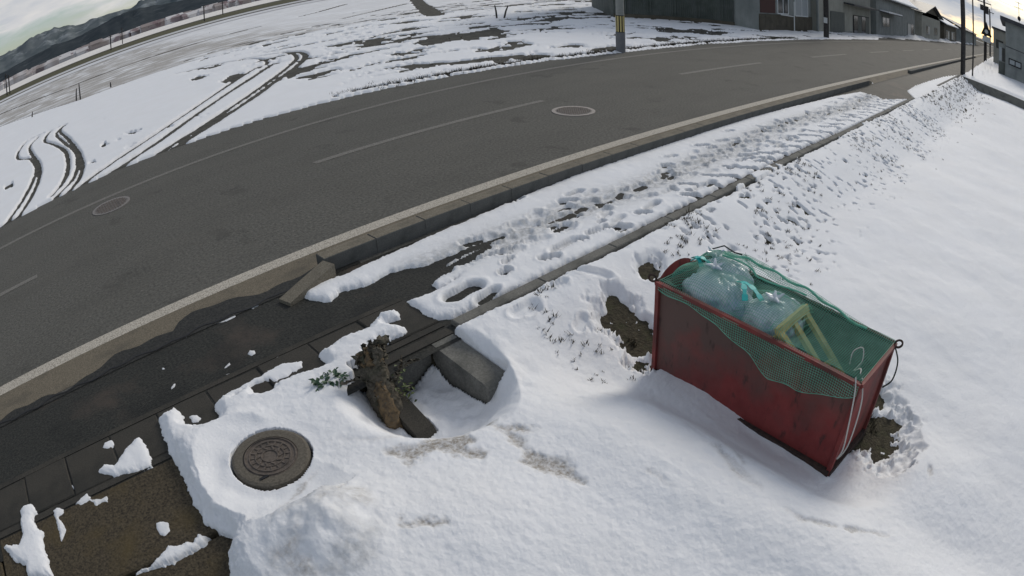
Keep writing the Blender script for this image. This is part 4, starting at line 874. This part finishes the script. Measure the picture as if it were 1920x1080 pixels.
MB().add([BL(.02, .02, zb + .1), BL(BIN_L - .02, .02, zb + .1), BL(BIN_L - .02, BIN_D - .02, zb + .1), BL(.02, BIN_D - .02, zb + .1)], [(0, 3, 2, 1)]).build('floor', M['rust'], wb)
for a_, b_ in (((-.02, -.02), (BIN_L + .02, -.02)), ((BIN_L + .02, -.02), (BIN_L + .02, BIN_D + .02)), ((BIN_L + .02, BIN_D + .02), (-.02, BIN_D + .02)), ((-.02, BIN_D + .02), (-.02, -.02))):
    m_ = MB(); m_.bar(BL(*a_, BIN_Z1) , BL(*b_, BIN_Z1), .035, .03); m_.build('rim', M['red'] if a_[1] < BIN_D / 2 and b_[1] < BIN_D / 2 + 1 and a_[1] < .3 else M['rust'], wb)
    m_ = MB(); m_.bar(BL(*a_, BIN_Z0 + .045) , BL(*b_, BIN_Z0 + .045), .034, .10); m_.build('base_rail', M['rust'], wb)
for cu, cv2 in ((-.008, -.008), (BIN_L + .008, -.008), (BIN_L + .008, BIN_D + .008), (-.008, BIN_D + .008)):
    m_ = MB(); m_.bar(BL(cu, cv2, BIN_Z0 + .02), BL(cu, cv2, BIN_Z1 - .02), .035, .035, up=(BIN_V[0], BIN_V[1], 0)); m_.build('corner_post', M['red'], wb)
def torus(c, r, t, ax, m, parent, name):
    a = Vector(ax).normalized(); u_ = a.orthogonal().normalized(); w_ = a.cross(u_)
    pts = [c + (u_ * math.cos(k * math.pi / 9) + w_ * math.sin(k * math.pi / 9)) * r for k in range(19)]
    m_ = MB(); m_.tube(pts, t, 6, cap=False); return m_.build(name, m, parent)
torus(BL(-.05, -.03, BIN_Z1 + .03), .030, .009, (1, .3, .2), M['rust'], wb, 'lifting_ring'); torus(BL(BIN_L + .05, BIN_D + .01, BIN_Z1 + .02), .034, .009, (1, .5, .2), M['rust'], wb, 'lifting_ring')
# raised flap of the left end
fl = MB(); q = []
for k in range(9):
    t = k / 8; q += [BL(-.01, BIN_D * (.06 + .70 * t), BIN_Z1), BL(-.035, BIN_D * (.06 + .70 * t), BIN_Z1 + .095 * math.sin(math.pi * min(1, t * 1.05 + .02)) ** .7), ]
fl.add(q, [(2 * k, 2 * k + 2, 2 * k + 3, 2 * k + 1) for k in range(8)]); fl.add([p + Vector((.012, 0, 0)) for p in q], [(2 * k + 1, 2 * k + 3, 2 * k + 2, 2 * k) for k in range(8)]); fl.build('end_flap', M['red'], wb)

# ---- bags
def bag(c, rx, ry, rz, seed, label, knot=None, tilt=0):
    b = MB(); NU, NV = 56, 34; v = []
    for j in range(NV + 1):
        th = math.pi * j / NV
        for i_ in range(NU):
            ph = 2 * math.pi * i_ / NU; d_ = Vector((math.sin(th) * math.cos(ph), math.sin(th) * math.sin(ph), math.cos(th)))
            A1 = np.array([ph * 1.6 + seed * 3.1 if ph < math.pi else (2 * math.pi - ph) * 1.6 + seed * 3.1]); B1 = np.array([th * 1.8 + seed])
            k = 1 + .13 * float(fbm(A1, B1, 3, seed)[0]) + .045 * math.sin(ph * 9 + 3 * math.sin(th * 2 + seed)) * math.sin(th) ** 2 * (.4 + .6 * math.cos(th) ** 2) + .03 * math.sin(ph * 17 + th * 5 + seed) * abs(math.sin(th * 6 + seed)) + .05 * float(fbm(A1 * 3.5, B1 * 3.5, 3, seed + 40)[0])
            sg_ = lambda q_: math.copysign(abs(q_) ** .82, q_); v.append((rx * sg_(d_.x) * k, ry * sg_(d_.y) * k, rz * sg_(d_.z) * k))
    f = [(j * NU + i_, j * NU + (i_ + 1) % NU, (j + 1) * NU + (i_ + 1) % NU, (j + 1) * NU + i_) for j in range(NV) for i_ in range(NU)]
    b.add(v, [tuple(reversed(q_)) for q_ in f], True); o = tag(empty('rubbish_bag', c), label, 'bag'); bo = b.build('body', M['bag'], o)
    if knot:
        kn = MB(); k0 = Vector(knot)
        for s3 in range(5):
            a = s3 * 1.26 + seed; kn.tube([k0 * .93, k0 + Vector((.03 * math.cos(a), .03 * math.sin(a), .03)), k0 + Vector((.075 * math.cos(a), .075 * math.sin(a), .045 + .02 * math.sin(a * 3)))], [.014, .018, .006], 5)
        kn.build('tied_neck', M['bag'], o)
    o.rotation_euler = (0, tilt, math.atan2(BIN_U[1], BIN_U[0])); return o
bag(BW(.38, .26, .40), .31, .185, .24, 1, 'bluish rubbish bag at the left end of the red bin', (-.1, .05, .25))
bag(BW(.86, .27, .37), .25, .19, .25, 2, 'pale rubbish bag in the middle beside the yellow crate', (.0, .0, .27))
bag(BW(.30, .46, .50), .24, .15, .17, 3, 'whitish bag behind the bluish one at the left end', (-.16, .03, .15))
bag(BW(.82, .47, .36), .24, .15, .22, 4, 'half hidden bag against the back of the red bin')
for pairs, lb in (((((.50, .30), (.80, .20)), ((.52, .33), (.70, .12))), 'long teal plastic tie between the two front bags'), ((((.05, .30), (.20, .36)), ((.03, .34), (.16, .30))), 'short teal tie at the left end of the bin')):
    tp = MB()
    for dz, (a_, b_) in enumerate(pairs):
        c_ = [BW(a_[0] + (b_[0] - a_[0]) * t, a_[1] + (b_[1] - a_[1]) * t, .640 + .045 * math.sin(t * 3.1) - .012 * dz * t) for t in np.linspace(0, 1, 7)]
        for i_ in range(6): tp.bar(c_[i_], c_[i_ + 1], .045 if i_ % 2 else .03, .004)
    tag(tp.build('bag_tie', M['bagtie']), lb, 'tie')
# ---- yellow crate leaning in the bin
cr_ = tag(empty('crate', BW(1.18, .25, .30)), 'slatted yellow plastic crate tipped up inside the red bin', 'crate'); C0 = Vector(BW(1.18, .25, .30))
def cb(a, b, w, t, nm): m_ = MB(); m_.bar(BW(*a) - C0, BW(*b) - C0, w, t, up=(BIN_U[0], BIN_U[1], .6)); m_.build(nm, M['crate'], cr_)
cb((1.06, .03, .575), (1.06, .45, .60), .055, .05, 'end_bar'); cb((1.03, .03, .49), (1.03, .45, .50), .04, .03, 'end_bar'); 
for vv_ in (.05, .15, .25, .35, .44): cb((1.045, vv_, .50), (1.055, vv_, .58), .03, .02, 'end_slat')
for k_, (va, vb, ub, zb_) in enumerate(((.05, .08, 1.52, .24), (.24, .26, 1.58, .16), (.43, .44, 1.62, .14))): cb((1.07, va, .57), (ub, vb, zb_), .05, .035, 'side_slat')
for k_, (va, vb, ub, zb_) in enumerate(((.13, .15, 1.40, .20), (.34, .35, 1.45, .16))): cb((1.05, va, .50), (ub, vb, zb_), .03, .025, 'side_slat')
cb((1.36, .07, .36), (1.40, .45, .31), .035, .03, 'cross_slat'); cb((1.54, .08, .22), (1.60, .45, .15), .045, .04, 'cross_slat')

# ---- green net draped over everything
HUMPS = [(.36, .24, .36, .25, .655), (.86, .25, .28, .24, .63), (.30, .46, .27, .18, .69), (.82, .47, .28, .18, .60), (1.06, .24, .10, .30, .62)]
def net_point(u, w):
    n0 = float(vnoise(np.array([u * 7.]), np.array([w * 7. + 3]), 5)[0] - .5); n1 = float(vnoise(np.array([u * 3.]), np.array([w * 3.]), 9)[0] - .5)
    def top(u, v):
        sag = .10 * math.sin(math.pi * min(max(v / BIN_D, 0), 1)) * (1 if u < 1.2 else 1.4) * math.sin(math.pi * min(max(u / BIN_L, .0), 1)) ** .5
        z = BIN_Z1 + .025 - sag
        for hu, hv, ru, rv, hz in HUMPS:
            q = ((u - hu) / ru) ** 2 + ((v - hv) / rv) ** 2
            if q < 1.6: z = max(z, .40 + (hz + .02 - .40) * math.cos(min(q / 1.6, 1) * math.pi / 2) ** .6)
        lift = (.115 * math.exp(-((u - .40) / .42) ** 2) + .07 * math.exp(-((u - 1.0) / .35) ** 2)); z = max(z, BIN_Z1 + .02 + lift * min(max((v - .35 * BIN_D) / (.55 * BIN_D), 0), 1) - sag * .3)
        return z
    if w < 0:
        s3 = -w; return BW(u + .03 * n1, -.028 - .012 * math.sin(s3 * 9 + u * 11) - .012 * abs(n0), BIN_Z1 + .015 - s3 + .0 * n1)
    if w <= BIN_D: return BW(u + .02 * n1, w, top(u, w) + .012 * n0)
    s3 = w - BIN_D; return BW(u + .02 * n1, BIN_D + .03 + s3 * .30 + .03 * n0, top(u, BIN_D) - .93 * s3 + .03 * n1)
CELL = .0185; nu_ = int(BIN_L / CELL) + 1; nw0 = int(.52 / CELL); nw1 = int((BIN_D + .16) / CELL)
def hang(u): return float(np.interp(u, [0, .3, .6, .85, 1.1, 1.35, 1.6, 1.8], [.05, .07, .11, .20, .30, .29, .20, .10])) + .008 * math.sin(u * 19)
NP = {}
for i_ in range(nu_ + 1):
    u = min(i_ * CELL - .005, BIN_L + .01)
    for j in range(-nw0, nw1 + 1):
        if j * CELL < -hang(u): continue
        if j * CELL > BIN_D + .10 * math.exp(-((u - .7) / .7) ** 2) + .02: continue
        NP[i_, j] = net_point(u, j * CELL)
nt = MB(); v = []; f = []
def strand(a, b, r=.0022):
    d = (b - a); 
    if d.length < 1e-6: return
    d.normalize(); x_ = d.orthogonal().normalized(); y_ = d.cross(x_); o = len(v)
    for p in (a, b):
        for k in range(3): v.append(p + (x_ * math.cos(k * 2.0944) + y_ * math.sin(k * 2.0944)) * r)
    for k in range(3): f.append((o + k, o + (k + 1) % 3, o + 3 + (k + 1) % 3, o + 3 + k))
for (i_, j), p in NP.items():
    for q in ((i_ + 1, j), (i_, j + 1)):
        if q in NP: strand(p, NP[q], .00145)
        elif q == (i_ + 1, j) or q == (i_, j + 1): pass
nt.v = v; nt.f = f; nt.sm = [False] * len(f)
no = tag(empty('net', B0), 'green mesh net draped over the red bin and its bags', 'net'); nt.v = [p - B0 for p in nt.v]; nt.build('mesh', M['net'], no)
def netedge(pts, r, nm, m='net'):
    m_ = MB(); m_.tube([p - B0 for p in pts], r, 6); return m_.build(nm, M[m], no)
netedge([net_point(u, -hang(u)) for u in np.linspace(0, BIN_L, 60)], .0025, 'edge_cord')
netedge([net_point(u, BIN_D - .02) + Vector((0, 0, .012 * math.sin(u * 21))) for u in np.linspace(.15, 1.55, 50)], .011, 'bunched_fold')
netedge([net_point(u, BIN_D * (.62 + .25 * u)) + Vector((0, 0, .008)) for u in np.linspace(.25, 1.0, 40)], .008, 'bunched_fold')
netedge([BW(.02, .5, .60), BW(.06, .56, .66), BW(.14, .62, .70), BW(.24, .63, .675), BW(.3, .66, .67)], .006, 'edge_cord', 'cord')
# ---- ropes
def rope(pts, r, m, label): m_ = MB(); m_.tube(curve_pts(pts, 6), r, 5); tag(m_.build('rope', M[m]), label, 'rope')
rope([BW(1.76, -.01, .57), BW(1.80, -.055, .50), BW(1.83, -.045, .25), BW(1.85, -.03, .02), BW(1.83, -.03, -.08), BW(1.87, .0, .05), BW(1.86, .0, .40), BW(1.80, .03, .56)], .006, 'rope', 'pale cord looped down the right front corner of the bin')
rope([BW(1.83, .62, .55), BW(1.90, .60, .45), BW(1.91, .56, .32), BW(1.86, .50, .26)], .007, 'cord', 'dark cord hanging off the rear right corner of the bin')
rope([BW(1.62, .20, .50), BW(1.60, .27, .56), BW(1.66, .30, .60), BW(1.70, .24, .54), BW(1.68, .16, .50), BW(1.74, .12, .56), BW(1.77, .05, .57)], .005, 'rope', 'curl of pale string at the right end inside the bin')

# ================================================================= STUMP AND PLANTS
st = tag(empty('tree_stump', (1.93, 3.48, -.36)), 'broken mossy stump beside the concrete drain headwall', 'stump')
def stump_tube(pts, rad, n=14, seed=0):
    m_ = MB(); m_.tube(curve_pts(pts, 6), list(np.interp(np.linspace(0, 1, (len(pts) - 1) * 6 + 1), np.linspace(0, 1, len(rad)), rad)), n)
    rs_ = random.Random(seed); m_.v = [(x + rs_.uniform(-.017, .017), y + rs_.uniform(-.017, .017), z + rs_.uniform(-.014, .014)) for x, y, z in m_.v]; return m_
stump_tube([(.0, -.02, -.1), (-.01, .0, .08), (-.03, .06, .24), (-.02, .12, .40), (.0, .15, .54), (.01, .17, .62)], [.18, .13, .108, .09, .072, .058], 22, 3).build('trunk', M['bark'], st)
stump_tube([(.02, .16, .48), (-.06, .17, .56), (-.14, .18, .57)], [.055, .05, .035], 9, 4).build('branch', M['bark'], st)
stump_tube([(.03, .18, .52), (.10, .20, .60), (.17, .22, .60)], [.05, .045, .03], 9, 5).build('branch', M['bark'], st)
stump_tube([(.06, .02, -.05), (.10, -.06, .0), (.16, -.16, -.08)], [.09, .08, .05], 10, 6).build('root', M['bark'], st)
stump_tube([(-.10, .02, -.05), (-.16, -.02, .02), (-.22, .02, -.02)], [.08, .07, .04], 10, 7).build('root', M['bark'], st)
stump_tube([(-.05, -.10, .05), (-.075, -.075, .18), (-.07, -.01, .32), (-.05, .05, .40)], [.05, .066, .048, .022], 14, 8).build('bare_wood', M['wood'], st)
for k, (sx_, sy_, hh) in enumerate(((-.05, .12, .16), (.0, .15, .20), (.05, .18, .14), (.03, .12, .12), (-.03, .19, .15), (.07, .14, .10), (-.08, .16, .09))):
    stump_tube([(sx_, sy_, .52), (sx_ * 1.15, sy_ + .01, .55 + hh * .35), (sx_ * 1.3, sy_ + .02, .55 + hh * .65)], [.034, .022, .006], 6, 20 + k).build('splinter', M['wood'] if k % 3 == 0 else M['bark'], st)
for k, (a_, l2) in enumerate(((.3, .30), (1.7, .25), (2.8, .33), (4.4, .22), (5.3, .28))):
    stump_tube([(.10 * math.cos(a_), .05 + .10 * math.sin(a_), .30 + .04 * k), (.18 * math.cos(a_), .05 + .18 * math.sin(a_), .36 + .05 * k), (l2 * math.cos(a_ + .2), .05 + l2 * math.sin(a_ + .2), .42 + .04 * k)], [.012, .008, .003], 5, 40 + k).build('twig', M['bark'], st)
def leaves(n, box, ln, seed, m, name, parent, loc=(0, 0, 0), curve=True):
    rs_ = random.Random(seed); m_ = MB()
    for _ in range(n):
        p = Vector([rs_.uniform(a, b) for a, b in box]); a = rs_.uniform(0, 6.28); e_ = rs_.uniform(-.2, .9); d = Vector((math.cos(a) * math.cos(e_), math.sin(a) * math.cos(e_), math.sin(e_))); s3 = d.cross(Vector((0, 0, 1))).normalized() * ln * rs_.uniform(.2, .34); L_ = ln * rs_.uniform(.6, 1.3)
        m_.add([p, p + d * L_ * .5 + s3, p + d * L_ - Vector((0, 0, L_ * .25)), p + d * L_ * .5 - s3], [(0, 1, 2, 3)])
    o = m_.build(name, m, parent); o.location = loc; return o
iv = leaves(40, ((.07, .17), (-.08, .10), (.16, .46)), .045, 3, M['leaf'], 'ivy', st)
leaves(26, ((-.26, -.12), (.0, .16), (.05, .22)), .05, 4, M['fern'], 'ivy', st); tag(leaves(90, ((-.12, .12), (-.1, .1), (.0, .4)), .035, 6, M['bark'], 'bark_flakes', st), kind='stuff')
x_, y_ = g1(616, 720, .05); pl_ = leaves(70, ((-.12, .12), (-.06, .06), (.05, .10)), .07, 9, M['fern'], 'sprig', None, (x_, y_, 0)); tag(pl_, 'small green sprig poking from the snow left of the stump', 'plant')
x_, y_ = g1(770, 675, -.1)
# withered grass: bank, verge and bare patches, too much to count
rs = random.Random(12); gm = MB()
def tuft(x, y, z, h, n, sp):
    for _ in range(n):
        a = rs.uniform(0, 6.283); r_ = rs.uniform(0, sp); bx, by = x + r_ * math.cos(a), y + r_ * math.sin(a); ln = h * rs.uniform(.5, 1.2); a2 = rs.uniform(0, 6.283); k = rs.uniform(.2, 1.0) * ln; w_ = .004 + .05 * h * rs.uniform(.4, 1)
        px, py = -math.sin(a2) * w_, math.cos(a2) * w_; o = len(gm.v)
        gm.v += [(bx - px, by - py, z), (bx + px, by + py, z), (bx + math.cos(a2) * k, by + math.sin(a2) * k, z + ln * .8)]; gm.f.append((o, o + 1, o + 2)); gm.sm.append(False)
def put(x, y, h, n, sp, sink=.0):
    zz, tt, _, _ = near_height(np.array([x]), np.array([y])); tuft(x, y, float(zz[0]) - sink, h, n, sp)
GX, GY, GH = [], [], []
for k in range(1100):
    x = 3.2 + 20 * rs.random() ** 1.25; y = 3.66 - abs(rs.gauss(0, .55)) * (1 + .03 * x); GX.append(x); GY.append(y); GH.append(rs.uniform(.02, .06))
for k in range(420):
    x = rs.uniform(22, 38.5); y = 3.6 - abs(rs.gauss(0, .9)); GX.append(x); GY.append(y); GH.append(rs.uniform(.04, .12))
for k in range(60): x = rs.uniform(2.9, 12); GX.append(x); GY.append(3.66 + rs.uniform(-.1, .03)); GH.append(rs.uniform(.05, .10))
for cx, cy, rx, ry in BARE:
    for k in range(70): a = rs.uniform(0, 6.28); q = rs.random() ** .5; GX.append(cx + rx * q * math.cos(a)); GY.append(cy + ry * q * math.sin(a)); GH.append(rs.uniform(.03, .07))
GX, GY, GH = np.array(GX), np.array(GY), np.array(GH); gz, gt, _, _ = near_height(GX, GY)
GN = fbm(GX * .9, GY * .9, 2, 55) + .5 * fbm(GX * 3, GY * 3, 2, 57)
for x, y, h, z, t_, gn in zip(GX, GY, GH, np.maximum(gz, base_near(GX, GY)), gt, GN):
  if (gn > .12 and x > 4.6 + 2 * gn) or x > 22 or (gn > .3): tuft(x, y, z - .005, h, 9, .012 + .5 * h)
for k in range(1500):
    x = rs.uniform(7, 31); y = float(far_edge(x)) + .3 + rs.gauss(0, .1); tuft(x, y, .0, rs.uniform(.06, .16), 6, .06)
for k in range(900):
    x = rs.uniform(8, 30); y = float(far_edge(x)) + rs.uniform(.6, 12); 
    if float(fbm(np.array([x * .55 - y * .38]), np.array([y * 1.25 + x * .35]), 5, 81, .62)[0]) > .3: tuft(x, y, .02, rs.uniform(.06, .15), 6, .12)
gm.build('grass', M['grass']); tag(bpy.data.objects['grass'], 'withered brown grass poking through the snow along the bank', 'grass', kind='stuff')
